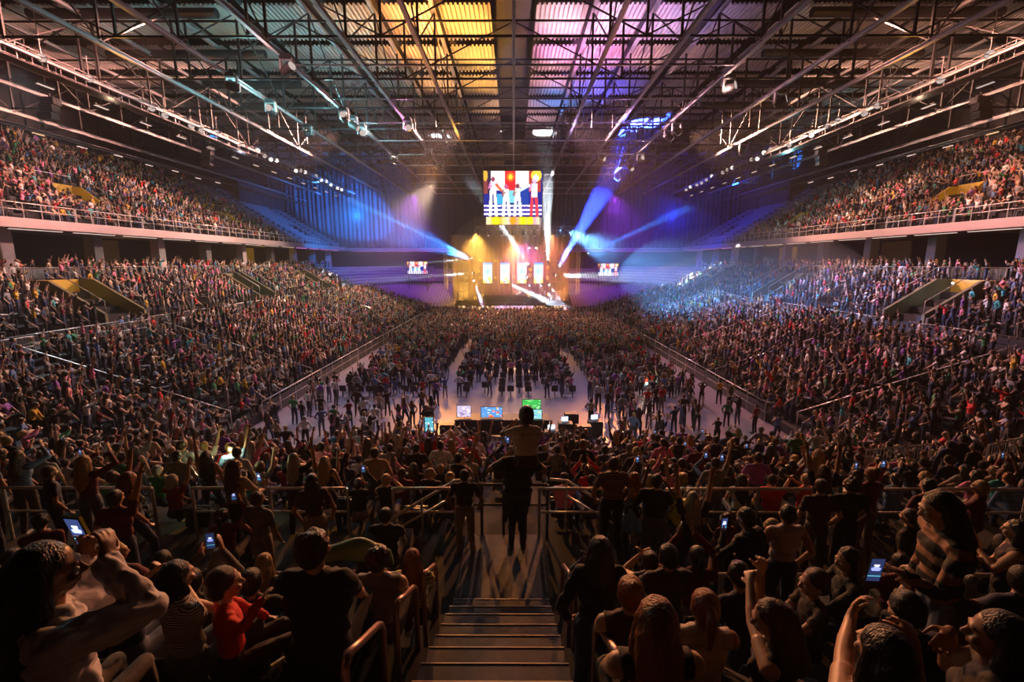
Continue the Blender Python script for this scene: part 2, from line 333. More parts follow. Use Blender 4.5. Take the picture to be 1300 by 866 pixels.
# corrugated deck panels, one object per bay
def deck_mesh(wd, ln):
    mb = MB(); pitch = 0.36; n = int(wd / pitch); prof_ = []
    for i in range(n):
        x = -wd / 2 + i * pitch
        prof_ += [(x, 0), (x + 0.13, 0), (x + 0.17, 0.17), (x + 0.32, 0.17)]
    prof_ += [(-wd / 2 + n * pitch, 0)]
    vs = [(x, y, z) for (x, z) in prof_ for y in (-ln / 2, ln / 2)]
    mb.add(vs, [(2*i, 2*i+2, 2*i+3, 2*i+1) for i in range(len(prof_) - 1)])
    return mb.mesh('deck_panel', M['deck'])
xs = sorted([-x for x in LX if x] + LX); dm = {}
for i in range(len(xs) - 1):
    xa, xb = xs[i] + (1.5 if xs[i] == 0 else 0), xs[i + 1] - (1.5 if xs[i + 1] == 0 else 0)
    wd = xb - xa - 0.5
    if round(wd, 2) not in dm: dm[round(wd, 2)] = deck_mesh(wd, 4.9), deck_mesh(wd, 0.7)
    for j in range(1, 15):
        a, b = dm[round(wd, 2)]
        inst('deck_panel', a, rf, ((xa + xb) / 2, TY[j] + 2.7, DECK))
        if abs(xs[i] + xs[i+1]) < 50: inst('deck_panel', b, rf, ((xa + xb) / 2, TY[j] + 5.75, DECK + 0.12))
# transverse purlin girders hide the gaps
def truss(name, label, group, a, b, bot, top, step, m, chord=(0.26, 0.3), wm=None):
    """a, b: ends (x, y); one thing with chords and every brace its own part"""
    r = empty(name, (a[0], a[1], bot), 0, label, 'truss', group)
    L = math.hypot(b[0]-a[0], b[1]-a[1]); ux, uy = (b[0]-a[0])/L, (b[1]-a[1])/L; h = top - bot
    MB().ibeam((0, 0, 0), (ux*L, uy*L, 0), chord[0], chord[1]).build('bottom_chord', m, r)
    MB().ibeam((0, 0, h), (ux*L, uy*L, h), chord[0], chord[1]).build('top_chord', m, r)
    n = int(round(L / step)); s_ = L / n
    wm = wm or m
    key = (round(s_, 3), round(h, 3), round(ux, 2), wm.name)
    if key not in TM:
        TM[key] = (MB().bar((0, 0, 0.1), (0, 0, h - 0.1), 0.14, 0.14).mesh('post', wm),
                   MB().bar((0, 0, 0.05), (ux*s_, uy*s_, h - 0.05), 0.08, 0.08).mesh('brace', wm),
                   MB().bar((0, 0, h - 0.05), (ux*s_, uy*s_, 0.05), 0.08, 0.08).mesh('brace', wm))
    pm, b1, b2 = TM[key]
    for i in range(n + 1):
        inst('post', pm, r, (ux*s_*i, uy*s_*i, 0))
        if i < n: inst('brace', b1 if i % 2 else b2, r, (ux*s_*i, uy*s_*i, 0))
    return r
TM = {}
def side_of(x): return 'left' if x < 0 else 'right'
for x in xs:
    pos = 'over the middle of the hall' if x == 0 else '%s to the %s of the middle one' % (ordn(LX.index(abs(x))), side_of(x))
    truss('roof_truss', 'long steel roof truss running towards the stage, ' + pos, 'long roof trusses', (x, TY[1]), (x, TY[15]), BOT, TOP if abs(x) < 30 else TOP - 0.5, 6.7, M['steel'] if x else M['steel'], (0.24, 0.26) if x else (0.2, 0.2), wm=M['dsteel'])  # paler chords, darker braces: light and shade put into the steel colours
for j in range(2, 16):
    truss('cross_truss', 'steel truss crossing the roof from side to side, %s from the viewer' % ordn(j - 1), 'cross trusses', (-49.9, TY[j]), (49.9, TY[j]), BOT + 0.35, TOP - 0.6, 100/12, M['dsteel'], (0.11, 0.13))
    if j > 3:  # light tie rods under the middle bays, each on its own hangers
        r = empty('tie_beam', (0, TY[j] + 3.3, BOT), 0, 'thin pale cross beam between the middle roof trusses, %s from the viewer' % ordn(j - 3), 'beam', 'pale cross beams')
        MB().ibeam((-15.5, 0, 0), (15.5, 0, 0), 0.12, 0.12, 0.02).build('beam', M['steel'], r)
        for x in (-15.5, -6, 6, 15.5): MB().bar((x, 0, 0), (x, 0, 2.0), 0.04, 0.04).build('hanger', M['dsteel'], r)
    # dark ventilation duct above each cross truss
    for sx in (-1, 1):
        MBd = MB().lathe((0, 0, 0), [(0.35, -7), (0.35, 7)], 10, 0, Matrix.Rotation(math.pi/2, 3, 'Y'))
        o = MBd.build('air_duct', M['dsteel'], loc=(sx * 29, TY[j] - 0.7, DECK - 1.0)); tag(o, 'dark round air duct above the %s cross truss from the viewer, %s half' % (ordn(j - 1), side_of(sx)), 'duct', 'roof air ducts')

# moving heads, floodlights, speakers hung from the roof
hb = MB().box((0, 0, 0), (0.34, 0.34, 0.14)).mesh('base', M['black'])
hy = MB().box((-0.2, 0, -0.22), (0.05, 0.14, 0.4)).box((0.2, 0, -0.22), (0.05, 0.14, 0.4)).box((0, 0, -0.06), (0.44, 0.14, 0.05)).mesh('yoke', M['steel'])
hh = MB().lathe((0, 0, 0), [(0.10, -0.22), (0.16, -0.18), (0.17, 0.1), (0.15, 0.24)], 12).mesh('head', M['dsteel'])
hl = MB().lathe((0, 0, 0.25), [(0.135, -0.01), (0.135, 0.012)], 12).mesh('lens', M['dlens'])
def moving_head(x, y, z, label, group, s=1.0, tilt=(2.2, 0, 0.3), lens=None):
    r = empty('moving_head_light', (x, y, z), 0, label, 'stage light', group); r.scale = (s, s, s)
    inst('base', hb, r); inst('yoke', hy, r); h = inst('head', hh, r, (0, 0, -0.36), tilt)
    inst('lens', lens or hl, h); return r
cnt = {}
for (px, py, X) in ((283, 60, -21), (356, 122, -15.5), (428, 172, -15.5), (450, 185, -15.5), (510, 228, -10.5), (492, 215, -15.5), (536, 240, -10.5), (1018, 70, 21), (946, 128, 15.5),
                    (872, 182, 15.5), (862, 188, 15.5), (822, 218, 15.5), (790, 235, 15.5), (770, 245, 10.5), (812, 222, 15.5), (545, 246, -10.5), (990, 100, 26), (330, 100, -21), (250, 30, -21), (395, 150, -15.5)):
    d = ray(px, py); t = X / d.x; p = Vector((0, 0, CH)) + d * t
    if p.y > 92 or p.z > 27: p = Vector((X, 58 + 1.7 * len(cnt) + 2.3 * sum(cnt.values()) % 11, 22))
    p.y += .45 * sum(cnt.values()); sd = side_of(X); cnt[X] = cnt.get(X, 0) + 1
    r = moving_head(X + 0.35, p.y, BOT - 0.15, 'moving light under the %s long truss on the %s, %s' % (ordn(LX.index(abs(X))), sd, ('%s along it' % ordn(cnt[X]))), 'moving lights under the long trusses', 2.0, (rnd.uniform(1.2, 2.6), rnd.uniform(-.5, .5), rnd.uniform(0, 3)))
# catwalks with floodlights
fdisc = MB().lathe((0, 0, 0), [(0.17, -0.22), (0.25, -0.08), (0.29, 0.0)], 16, 0).mesh('housing', M['dsteel'])
flens = MB().lathe((0, 0, 0.0), [(0.26, -0.01), (0.26, 0.02)], 16, 0).mesh('lens', M['dlens']); flens2 = MB().lathe((0, 0, 0.0), [(0.26, -0.01), (0.26, 0.02)], 16, 0).mesh('lens', M['lens'])
fbr = MB().box((0, 0, 0.8), (0.05, 0.05, 1.6)).box((0, 0, 0.0), (0.9, 0.05, 0.05)).mesh('bracket', M['steel'])
for sx in (-1, 1):
    cw = empty('catwalk', (sx * 32.6, 10, BOT - 0.6), 0, 'lighting catwalk hung along the %s of the roof above the stands' % side_of(sx), 'catwalk')
    MB().box((0, 43, 0), (1.0, 86, 0.06)).build('walkway', M['dsteel'], cw)
    for dx in (-0.5, 0.5):
        MB().tube([(dx, 0, 1.0), (dx, 86, 1.0)], 0.03, 6).build('guard_rail', M['steel'], cw); MB().tube([(dx, 0, 0.5), (dx, 86, 0.5)], 0.025, 6).build('guard_rail', M['steel'], cw)
    pm = MB().box((-0.5, 0, 0.5), (0.05, 0.05, 1.0)).box((0.5, 0, 0.5), (0.05, 0.05, 1.0)).mesh('post', M['steel']); hm = MB().box((0, 0, 0.9), (0.05, 0.05, 1.8)).mesh('hanger', M['dsteel'])
    for i in range(44): inst('post', pm, cw, (0, i * 2, 0))
    for i in range(14): inst('hanger', hm, cw, (0, 3 + i * 6.7, 0))
    k = 0
    for y in [24.5, 27, 30.5, 33.5, 37, 43, 44.5, 48, 49.5, 52, 56, 60, 61.5, 63, 64.5, 70, 71.5, 73, 77, 79, 81, 83, 86, 88]:
        k += 1
        r = empty('floodlight', (sx * 31.96, y, BOT - 0.1 + rnd.uniform(-.25, .35)), 0, 'round floodlight clamped to the %s catwalk, %s from the viewer' % (side_of(sx), ordn(k)), 'floodlight', 'floodlights on the %s catwalk' % side_of(sx))
        q = inst('housing', fdisc, r, (0, 0, 0), (math.radians(108 + rnd.uniform(-12, 12)), 0, math.radians(-40 * sx)))
        inst('lens', flens2 if (y > 58 and rnd.random() < .6) or rnd.random() < .15 else flens, q); inst('bracket', fbr, r)
    for i in range(16):
        y = 22 + i * 4.6
        r = empty('batten_light', (sx * 34.2, y, BOT - 0.9), 0, 'long pale batten light beside the %s catwalk, %s from the viewer' % (side_of(sx), ordn(i + 1)), 'batten light', 'batten lights beside the %s catwalk' % side_of(sx))
        MB().box((0, 0, 0.05), (0.22, 1.3, 0.12)).build('housing', M['black'], r); MB().box((0, 0, 3.2), (0.03, 0.03, 6.3)).build('hanger', M['dsteel'], r); MB().box((0, 0, -0.03), (0.16, 1.2, 0.05)).build('lens', M['pstrip'] if rnd.random() < .7 else M['dlens'], r)
    # second, outer catwalk close to the upper deck
    cw = empty('catwalk', (sx * 42, 10, BOT - 2.2), 0, 'slim outer catwalk hung along the %s of the roof above the upper deck' % side_of(sx), 'catwalk')
    MB().ibeam((0, 0, 0), (0, 86, 0), 0.3, 0.25).build('walkway', M['steel'], cw); MB().tube([(0, 0, 0.9), (0, 86, 0.9)], 0.035, 6).build('guard_rail', M['steel'], cw)
    for i in range(14): inst('hanger', MB().box((0, 0, 1.3), (0.05, 0.05, 2.6)).mesh('hanger', M['dsteel']) if i == 0 else hmm, cw, (0, 1.3 + i * 6.7, 0)); hmm = cw.children[-1].data
    for i in range(12):
        y = 26 + i * 4.9
        r = empty('wall_lamp', (sx * 49.9, y, 22.1 + 0.15 * (i % 2)), 0, 'small amber strip lamp on the wall behind the %s upper deck, %s from the viewer' % (side_of(sx), ordn(i + 1)), 'wall lamp', 'wall lamps behind the %s upper deck' % side_of(sx))
        MB().box((0, 0, 0.06), (0.2, 1.3, 0.1)).build('housing', M['black'], r); MB().box((-sx * 0.1, 0, -0.02), (0.12, 1.2, 0.1)).build('lens', M['strip'] if i < 6 else M['pstrip'], r)
    # hanging speaker clusters
    for i, (x, y) in enumerate(((14, 20), (38, 40), (37, 58))):
        r = empty('speaker_cluster', (sx * x, y, BOT - 0.2), 0, 'black loudspeaker cluster hung above the %s stand, %s from the viewer' % (side_of(sx), ordn(i + 1)), 'loudspeaker', 'hanging loudspeakers')
        for k in range(3): MB().box((0, -0.18 * k, -0.4 - 0.62 * k), (1.1, 0.7, 0.56)).build('speaker_box', M['black'], r, bevel=0.03)
        MB().box((0, 0, 0), (0.1, 0.1, 0.5)).build('hanger', M['dsteel'], r)
# ------------------------------------------------------------------ LED pictures
def led_mat(name, st):
    m = bpy.data.materials.new(name); m.use_nodes = True; nt = m.node_tree; nt.nodes.clear()
    a = nt.nodes.new('ShaderNodeAttribute'); a.attribute_name = 'led'; e = nt.nodes.new('ShaderNodeEmission'); o = nt.nodes.new('ShaderNodeOutputMaterial')
    e.inputs[1].default_value = st; nt.links.new(a.outputs['Color'], e.inputs[0]); nt.links.new(e.outputs[0], o.inputs[0]); return m
LED = led_mat('led_screen', 1.25); LED2 = led_mat('led_bright', 2.4); LED3 = led_mat('led_phone', 0.9)
class Pic:
    def __init__(s, w, h, c=(0, 0, 0)): s.w = w; s.h = h; s.a = np.zeros((h, w, 3)); s.a[:] = c; s.yy, s.xx = np.mgrid[0:h, 0:w]; s.xx = (s.xx + .5) / w; s.yy = (s.yy + .5) / h
    def rect(s, x0, y0, x1, y1, c): s.a[(s.xx >= x0) & (s.xx < x1) & (s.yy >= y0) & (s.yy < y1)] = c; return s
    def ell(s, x, y, rx, ry, c): s.a[((s.xx - x) / rx) ** 2 + ((s.yy - y) / ry) ** 2 < 1] = c; return s
    def line(s, x0, y0, x1, y1, t, c, asp=1.36):
        dx, dy = (x1 - x0) * asp, y1 - y0; L2 = dx*dx + dy*dy; u = np.clip(((s.xx - x0) * asp * dx + (s.yy - y0) * dy) / L2, 0, 1)
        s.a[np.hypot((s.xx - x0) * asp - u * dx, (s.yy - y0) - u * dy) < t] = c; return s
    def mesh(s, name, W, H, m):
        nx, ny = s.w, s.h; X, Z = np.meshgrid(np.linspace(-W/2, W/2, nx + 1), np.linspace(H/2, -H/2, ny + 1))
        v = np.stack([X.ravel(), np.zeros(X.size), Z.ravel()], 1)
        j, i = np.mgrid[0:ny, 0:nx]; a = (j * (nx + 1) + i).ravel(); f = np.stack([a + nx + 1, a + nx + 2, a + 1, a], 1)
        me = bpy.data.meshes.new(name); me.from_pydata(v.tolist(), [], f.tolist()); me.materials.append(m)
        at = me.color_attributes.new('led', 'FLOAT_COLOR', 'CORNER')
        c = np.concatenate([s.a.reshape(-1, 3), np.ones((nx * ny, 1))], 1).repeat(4, 0); at.data.foreach_set('color', c.ravel()); return me
def performers(w=88, h=66):
    p = Pic(w, h, (0.01, 0.02, 0.25))
    p.rect(0, 0, .07, .5, (.25, .05, .05)).ell(.03, .1, .04, .12, (1, .45, .05)).rect(.07, 0, .13, .5, (.03, .02, .05))
    p.rect(.13, .0, .36, .42, (.95, .85, .80)).rect(.36, 0, .55, .42, (.75, .02, .03)).ell(.46, .13, .07, .1, (1, .15, .02)).ell(.46, .13, .035, .05, (1, .8, .05))
    p.rect(.55, 0, .77, .36, (.95, .82, .80)).rect(.77, 0, .98, .45, (.45, .05, .03)).ell(.9, .1, .09, .13, (.95, .65, .05)).ell(.89, .16, .05, .08, (.9, 1, .9))
    p.rect(.23, .5, .33, .72, (.05, .4, .75)).rect(.42, .42, .52, .70, (.2, .65, .75)).rect(.62, .4, .77, .74, (.01, .05, .35))
    for y in (.74, .83, .92): p.rect(0, y, 1, y + .045, (.85, .8, 1))
    for x in (.02, .3, .38, .5, .66, .72, .96): p.rect(x, .78, x + .03, .82, (.1, .05, .5)).rect(x + .01, .88, x + .05, .91, (.1, .05, .5))
    def fig(x, y0, top, leg, hair, sk=(.35, .12, .12), hgt=1.0):
        p.ell(x, y0, .032, .052, hair); p.rect(x - .045, y0 + .05, x + .05, y0 + .25, top)
        p.line(x - .045, y0 + .08, x - .075, y0 + .2, .014, sk).line(x - .075, y0 + .2, x - .02, y0 + .13, .014, sk)
        p.line(x - .03, y0 + .28, x - .05, .97, .035, leg).line(x + .03, y0 + .28, x + .055, .97, .035, leg); p.ell(x, y0 + .27, .06, .05, leg)
    fig(.16, .18, (1, .75, .85), (1, .98, .92), (.30, .05, .12), (.9, .2, .5)); fig(.385, .34, (.95, .9, .9), (.98, .98, .95), (.6, .1, .25))
    fig(.58, .33, (.95, .95, .9), (1, 1, .98), (.25, .04, .08)); fig(.865, .22, (.95, .9, 1), (.9, .05, .08), (.7, .5, .9), (.9, .3, .6))
    p.line(.63, .42, .78, .32, .03, (.7, .9, 1)); p.rect(.82, .38, .92, .58, (1, .95, .98)); p.line(.22, .3, .3, .42, .03, (.8, .15, .05))
    return p
perf = performers(); perf_mesh = perf.mesh('screen_image', 7.6, 5.7, LED)
# the hanging centre screen
P0 = at_y(651, 245, 62.0)
r = empty('hanging_screen', (P0.x, 62, P0.z - 0.15), 0, 'large video screen hanging over the hall showing four performers in white', 'screen')
inst('screen_image', perf_mesh, r, (0, -0.31, 0))
MB().box((0, 0.1, 0), (7.8, 0.8, 5.9)).build('housing', M['black'], r)
bot = Pic(60, 8); u = bot.xx
bot.a[:] = np.stack([np.ones_like(u), .55 + .25 * np.sin(u * 19 + 1), .25 + .25 * np.sin(u * 13 + 2)], 2); bot.ell(.5, .5, .06, .6, (1, .35, .02)).ell(.18, .5, .08, .6, (1, .75, .02)).ell(.83, .5, .06, .6, (.95, .8, .02))
inst('lower_ribbon_screen', bot.mesh('lower_ribbon_screen', 7.0, 1.05, LED), r, (0, -0.42, -3.4), (math.radians(-14), 0, 0))
MB().box((0, 0.1, -3.4), (7.0, 0.7, 1.0)).build('ribbon_housing', M['black'], r)
for x in (-3.3, -1.1, 1.1, 3.3): MB().tube([(x, 0.1, 2.9), (x, 0.1, BOT - P0.z)], 0.04, 6).build('suspension_cable', M['dsteel'], r)
# the side screens
for (px, py, lab) in ((530, 340, 'left'), (772, 342.5, 'right')):
    p = at_y(px, py, 91); 
    r = empty('side_screen', tuple(p), 0, 'small bright video screen to the %s of the stage in front of purple seats' % lab, 'screen', 'side screens')
    s_ = inst('screen_image', perf_mesh, r, (0, -0.16, 0)); s_.scale = (0.53, 1, 0.42)
    MB().box((0, 0, 0), (4.3, 0.3, 2.7)).build('housing', M['black'], r); MB().box((-1.8, 0.05, -2.6), (0.12, 0.12, 5.0)).box((1.8, 0.05, -2.6), (0.12, 0.12, 5.0)).build('stand', M['dsteel'], r)

# ------------------------------------------------------------------ the stage
SY = 77.0
stg = empty('stage', (-0.6, SY, 0), 0, 'raised concert stage with a band and lights at the far end of the hall', 'stage')
MB().box((0, 5, 0.9), (18.0, 10, 1.8)).build('platform', M['black'], stg)
fr = Pic(90, 6); rg = np.random.RandomState(3)
fr.a[:] = rg.rand(6, 90, 1) ** 2 * np.array([1, .55, .25]) * 1.2; fr.rect(.36, 0, .72, 1, (.9, .5, .8)); fr.a *= (0.5 + rg.rand(6, 90, 1))
inst('front_led_strip', fr.mesh('front_led_strip', 17.6, 1.3, LED), stg, (0, -0.05, 1.1))
MB().box((0, 8.5, 2.4), (10, 2.4, 1.2)).build('riser', M['dsteel'], stg)
for i in range(6):
    mb = MB(); n = 18
    for j in range(n + 1):
        x = -11 + i * 3.7 + 3.65 * j / n; yy = 10.4 + .13 * math.sin(j * 1.4)
        mb.v += [(x, yy, 1.8), (x, yy, 14.0)]
        if j: mb.f.append((2*j-2, 2*j, 2*j+1, 2*j-1)); mb.m.append(0)
    mb.build('backdrop_panel', M['backdrop'], stg, smooth=True)
MB().box((0, 10.4, 14.05), (22.6, .15, .15)).build('backdrop_bar', M['dsteel'], stg)
for i, x in enumerate((-9.2, -8.3, 8.0, 8.9)):
    for j in range(5): MB().box((x, 9.0, 2.7 + j * 1.9), (.8, .6, 1.7)).build('set_block', M['dsteel'], stg, bevel=.04)
for i, (px, lab) in enumerate(((619, 'leftmost'), (641, 'second from the left'), (662.5, 'third from the left'), (683.5, 'rightmost'))):
    p = at_y(px, 346.5, 80)
    q = Pic(12, 26); q.a[:] = np.stack([.75 + .2 * np.sin(q.yy * 9 + i), .85 + .1 * np.cos(q.yy * 7), np.ones_like(q.xx)], 2)
    q.ell(.5, .42, .3, .16, (.25, .65, .85)).rect(0, 0, 1, .1, (.15, .3, .85))
    yl = (q.yy > .76 + .10 * np.sin(q.xx * 7 + i)); q.a[yl] = (1, .6, .12); q.line(.3, .8, .6, 1.0, .07, (1, .95, .9), .5)
    r = empty('led_banner', tuple(p), 0, 'tall bright blue and white video banner above the stage, ' + lab, 'screen', 'video banners over the stage')
    inst('screen_image', q.mesh('screen_image', 1.55, 3.5, LED2), r, (0, -0.12, 0)); MB().box((0, 0, 0), (1.65, 0.2, 3.6)).build('housing', M['black'], r)
    MB().tube([(0, 0, 1.8), (0, 0, 14.3 - p.z)], 0.03, 6).build('suspension_cable', M['dsteel'], r)
# box truss over the stage
def box_truss(name, label, a, b, wdt, m, parent=None):
    r = empty(name, tuple(a), 0, label, 'truss'); a = Vector(a); b = Vector(b); d = b - a; L = d.length
    q = d.to_track_quat('X', 'Z').to_matrix(); h = wdt / 2
    for (p, s_) in ((-h, -h), (h, -h), (h, h), (-h, h)): MB().tube([q @ Vector((0, p, s_)), q @ Vector((L, p, s_))], 0.045, 6).build('chord', m, r)
    n = max(2, int(L / (wdt * 1.3)))
    for i in range(n):
        x0, x1 = L * i / n, L * (i + 1) / n
        mb = MB()
        for (u, v) in (((-h, -h), (h, -h)), ((h, -h), (h, h)), ((h, h), (-h, h)), ((-h, h), (-h, -h))):
            mb.tube([q @ Vector((x0, u[0], u[1])), q @ Vector((x1, v[0], v[1]))], 0.025, 5)
        mb.build('brace', m, r)
    return r
box_truss('stage_truss', 'horizontal lighting truss hung above the front of the stage', (-6.5, 78, 14.6), (10.5, 78, 14.6), 0.6, M['steel'])
box_truss('stage_tower', 'upright truss tower at the left of the stage', (-11.8, 80, 4.4), (-11.8, 80, 10.6), 0.5, M['steel'])
box_truss('stage_tower', 'upright truss tower at the right of the stage', (11.2, 80, 3.5), (11.2, 80, 14.2), 0.5, M['steel'])
for i, x in enumerate((-6.0, -4.2, -2.0, -0.2, 1.6, 3.4, 8.2, 9.4)):
    moving_head(x, 77.9, 14.2, 'stage light under the horizontal stage truss, %s from the left' % ordn(i + 1), 'lights under the stage truss', 1.4, (2.6, 0, 0.2 * i))
for i, x in enumerate((8.4, 10.8)):
    MB().tube([(x, 80, 14.0), (x + 0.8 - 1.6 * i, 80, 22)], 0.03, 5).build('hoist_cable', M['steel']); tag(bpy.context.scene.collection.objects[-1], 'steel hoist cable rising beside the right stage tower, ' + ('nearer the stage' if i == 0 else 'farther from the stage'), 'cable', 'hoist cables')
# blinders
bl = MB().lathe((0, 0, 0), [(0.12, 0.12), (0.24, -0.02)], 12, 0, Matrix.Rotation(math.pi/2, 3, 'X')).mesh('housing', M['black'])
be = MB().lathe((0, 0, 0), [(0.21, -0.02), (0.21, 0.03)], 12, 0, Matrix.Rotation(math.pi/2, 3, 'X')).mesh('lens', M['alens'])
for i, (px, py) in enumerate(((609.5, 331), (630, 331), (607, 344), (610, 353), (630, 352.5), (648, 316), (681, 315), (673.5, 342), (673, 349.5), (697, 331), (695.5, 340), (695, 353), (652, 353), (612, 375), (603, 378), (696, 374), (671, 375))):
    p = at_y(px, py, 81); r = empty('blinder_lamp', tuple(p), 0, 'amber blinder lamp on the stage set, %s' % ['upper left corner', 'between the first two banners at the top', 'far left middle', 'far left bottom', 'between the first two banners at the bottom', 'high above the second banner', 'high above the fourth banner', 'between the last two banners', 'below the one between the last two banners', 'top right edge', 'right edge upper middle', 'right edge bottom', 'below the second banner gap', 'on the floor at far left', 'outermost on the floor at left', 'on the floor at right', 'on the floor right of centre'][i], 'stage light', 'amber blinders')
    inst('housing', bl, r); inst('lens', be, r)
# beam fixtures: one moving head on the floor or set for every beam
hhb = hh.copy(); hhb.materials[0] = M['black']
hw = MB().lathe((0, 0, 0.25), [(0.135, -0.01), (0.135, 0.012)], 12).mesh('lens', M['wlens'])
for i, (a, b, c, wt, dg) in enumerate(BEAMS):
    d = Vector(b) - Vector(a); q = d.normalized()
    a2 = Vector(a) - q * 0.36
    r = empty('moving_head_light', tuple(a2), 0, '%s stage light, %s %s beam aimed %s%s, %s m %s' % ('low' if a[2] < 6 else ('high' if a[2] > 9 else 'middle'), 'wide' if dg > 6 else 'thin', 'blue' if c[0] < .3 else 'white', 'steeply' if b[2] - a[2] > 6 else ('up' if b[2] > a[2] else 'down'), ' and left' if b[0] < a[0] - 1 else (' and right' if b[0] > a[0] + 1 else ''), round(abs(a[0]), 1), side_of(a[0])), 'stage light', 'beam lights on the stage set'); r.scale = (.9,) * 3
    h = inst('head', hhb, r, (0, 0, 0)); h.rotation_euler = d.to_track_quat('Z', 'Y').to_euler(); inst('lens', hw, h); inst('base', hb, r, (0, 0, -0.35)); inst('yoke', hy, r, (0, 0, 0.03))
# drum kit, amplifiers, keyboards on the stage
dk = empty('drum_kit', (0.6, SY + 8.2, 3.0), 0, 'drum kit on the riser at the middle of the stage', 'drum kit')
for (x, y, z, rr, h, n_) in ((0, 0, .3, .3, .45, 'bass_drum'), (-.45, -.1, .55, .18, .2, 'snare_drum'), (.3, 0, .8, .17, .22, 'tom_drum'), (-.2, 0, .8, .15, .2, 'tom_drum'), (.65, .1, .4, .22, .4, 'floor_tom')):
    MB().lathe((x, y, z), [(rr, -h/2), (rr, h/2)], 14, 0, Matrix.Rotation(math.pi/2 if n_ == 'bass_drum' else 0, 3, 'X')).build(n_, M['fascia'], dk)
for (x, z) in ((-.7, 1.15), (.75, 1.2), (.1, 1.35)): MB().lathe((x, 0, z), [(.24, 0), (.03, .04)], 14).tube([(x, 0, 0), (x, 0, z)], .015, 5).build('cymbal', M['nosing'], dk)
for i, x in enumerate((-6, -4.4, 3.6, 5.2)):
    r = empty('guitar_amplifier', (x, SY + 5.5, 1.8), 0, 'black guitar amplifier on stage, %s from the left' % ordn(i + 1), 'amplifier', 'amplifiers on the stage')
    MB().box((0, 0, .4), (1, .45, .8)).build('cabinet', M['black'], r, bevel=.03); MB().box((0, 0, .93), (1, .4, .25)).build('amplifier_head', M['dsteel'], r, bevel=.02)


# stage fog: two soft overlapping banks of haze around the rig
def fog(name, c, r, dens, label):
    m = bpy.data.materials.new(name); m.use_nodes = True; nt = m.node_tree; nt.nodes.clear()
    v = nt.nodes.new('ShaderNodeVolumeScatter'); o_ = nt.nodes.new('ShaderNodeOutputMaterial'); v.inputs['Density'].default_value = dens; v.inputs['Anisotropy'].default_value = 0.1
    nt.links.new(v.outputs[0], o_.inputs['Volume']); b = bmesh.new(); bmesh.ops.create_icosphere(b, subdivisions=4, radius=1)
    me = bpy.data.meshes.new(name); b.to_mesh(me); b.free(); me.materials.append(m); me.polygons.foreach_set('use_smooth', [True] * len(me.polygons))
    o = inst(name, me, None, c, (0, 0, 0), r); o['kind'] = 'stuff'; o['label'] = label; o['category'] = 'haze'
fog('stage_haze', (0, 79.5, 9), (12, 6.5, 9), 0.034, 'dense stage haze wrapped round the lit stage set')
fog('hall_haze', (0, 81, 12), (38, 13.5, 11.5), 0.008, 'wide thin bank of haze hanging across the far end of the hall')
fog('hall_haze', (26, 58, 7), (12, 20, 6.5), 0.007, 'blue lit bank of haze drifting over the right-hand stand')
# ------------------------------------------------------------------ people: material set
def person_mat(name, kind):
    m = bpy.data.materials.new(name); m.use_nodes = True; nt = m.node_tree; b = nt.nodes['Principled BSDF']; N = nt.nodes.new; L = nt.links.new
    oi = N('ShaderNodeObjectInfo'); b.inputs['Roughness'].default_value = {'skin': .45, 'hair': .38, 'top': .8, 'pants': .8, 'shoe': .5}[kind]
    def ramp(stops, src):
        r = N('ShaderNodeValToRGB'); r.color_ramp.interpolation = 'CONSTANT'; e = r.color_ramp.elements
        while len(e) < len(stops): e.new(0.5)
        for i, (p, c) in enumerate(stops): e[i].position = p; e[i].color = (*c, 1)
        L(src, r.inputs[0]); return r.outputs[0]
    if kind in ('top', 'skin', 'hair'):
        at = N('ShaderNodeAttribute'); at.attribute_type = 'INSTANCER'; at.attribute_name = kind
        mx = N('ShaderNodeMix'); mx.data_type = 'RGBA'; L(at.outputs['Alpha'], mx.inputs[0]); L(at.outputs['Color'], mx.inputs[7])
        if kind == 'top': L(oi.outputs['Color'], mx.inputs[6])
        elif kind == 'hair':
            # the hair child carries its own object colour
            L(oi.outputs['Color'], mx.inputs[6])
        else:
            L(ramp([(0, (.60, .36, .25)), (.35, (.48, .27, .17)), (.6, (.68, .44, .32)), (.8, (.30, .15, .09)), (.92, (.16, .08, .05))], oi.outputs['Random']), mx.inputs[6])
        col = mx.outputs[2]
    elif kind == 'pants':
        col = ramp([(0, (.02, .02, .025)), (.3, (.04, .06, .14)), (.55, (.12, .15, .22)), (.7, (.07, .06, .06)), (.85, (.25, .22, .19)), (.95, (.03, .03, .05))], oi.outputs['Random'])
    else: 
        col = ramp([(0, (.03, .03, .03)), (.5, (.6, .58, .55)), (.8, (.15, .08, .05))], oi.outputs['Random'])
    tc = N('ShaderNodeTexCoord'); n = N('ShaderNodeTexNoise'); n.inputs['Scale'].default_value = {'hair': 40, 'top': 9, 'pants': 9}.get(kind, 25)
    if kind == 'hair': 
        mp = N('ShaderNodeMapping'); mp.inputs['Scale'].default_value = (3, 3, .25); L(tc.outputs['Object'], mp.inputs[0]); L(mp.outputs[0], n.inputs['Vector'])
    else: L(tc.outputs['Object'], n.inputs['Vector'])
    m2 = N('ShaderNodeMix'); m2.data_type = 'RGBA'; m2.blend_type = 'MULTIPLY'; m2.inputs[0].default_value = 0.35
    L(col, m2.inputs[6]); L(n.outputs['Fac'], m2.inputs[7]); L(m2.outputs[2], b.inputs['Base Color'])
    bp = N('ShaderNodeBump'); bp.inputs['Strength'].default_value = {'skin': .05, 'hair': .5, 'top': .55, 'pants': .5, 'shoe': .1}[kind]; bp.inputs['Distance'].default_value = 0.03
    L(n.outputs['Fac'], bp.inputs['Height']); L(bp.outputs[0], b.inputs['Normal'])
    return m
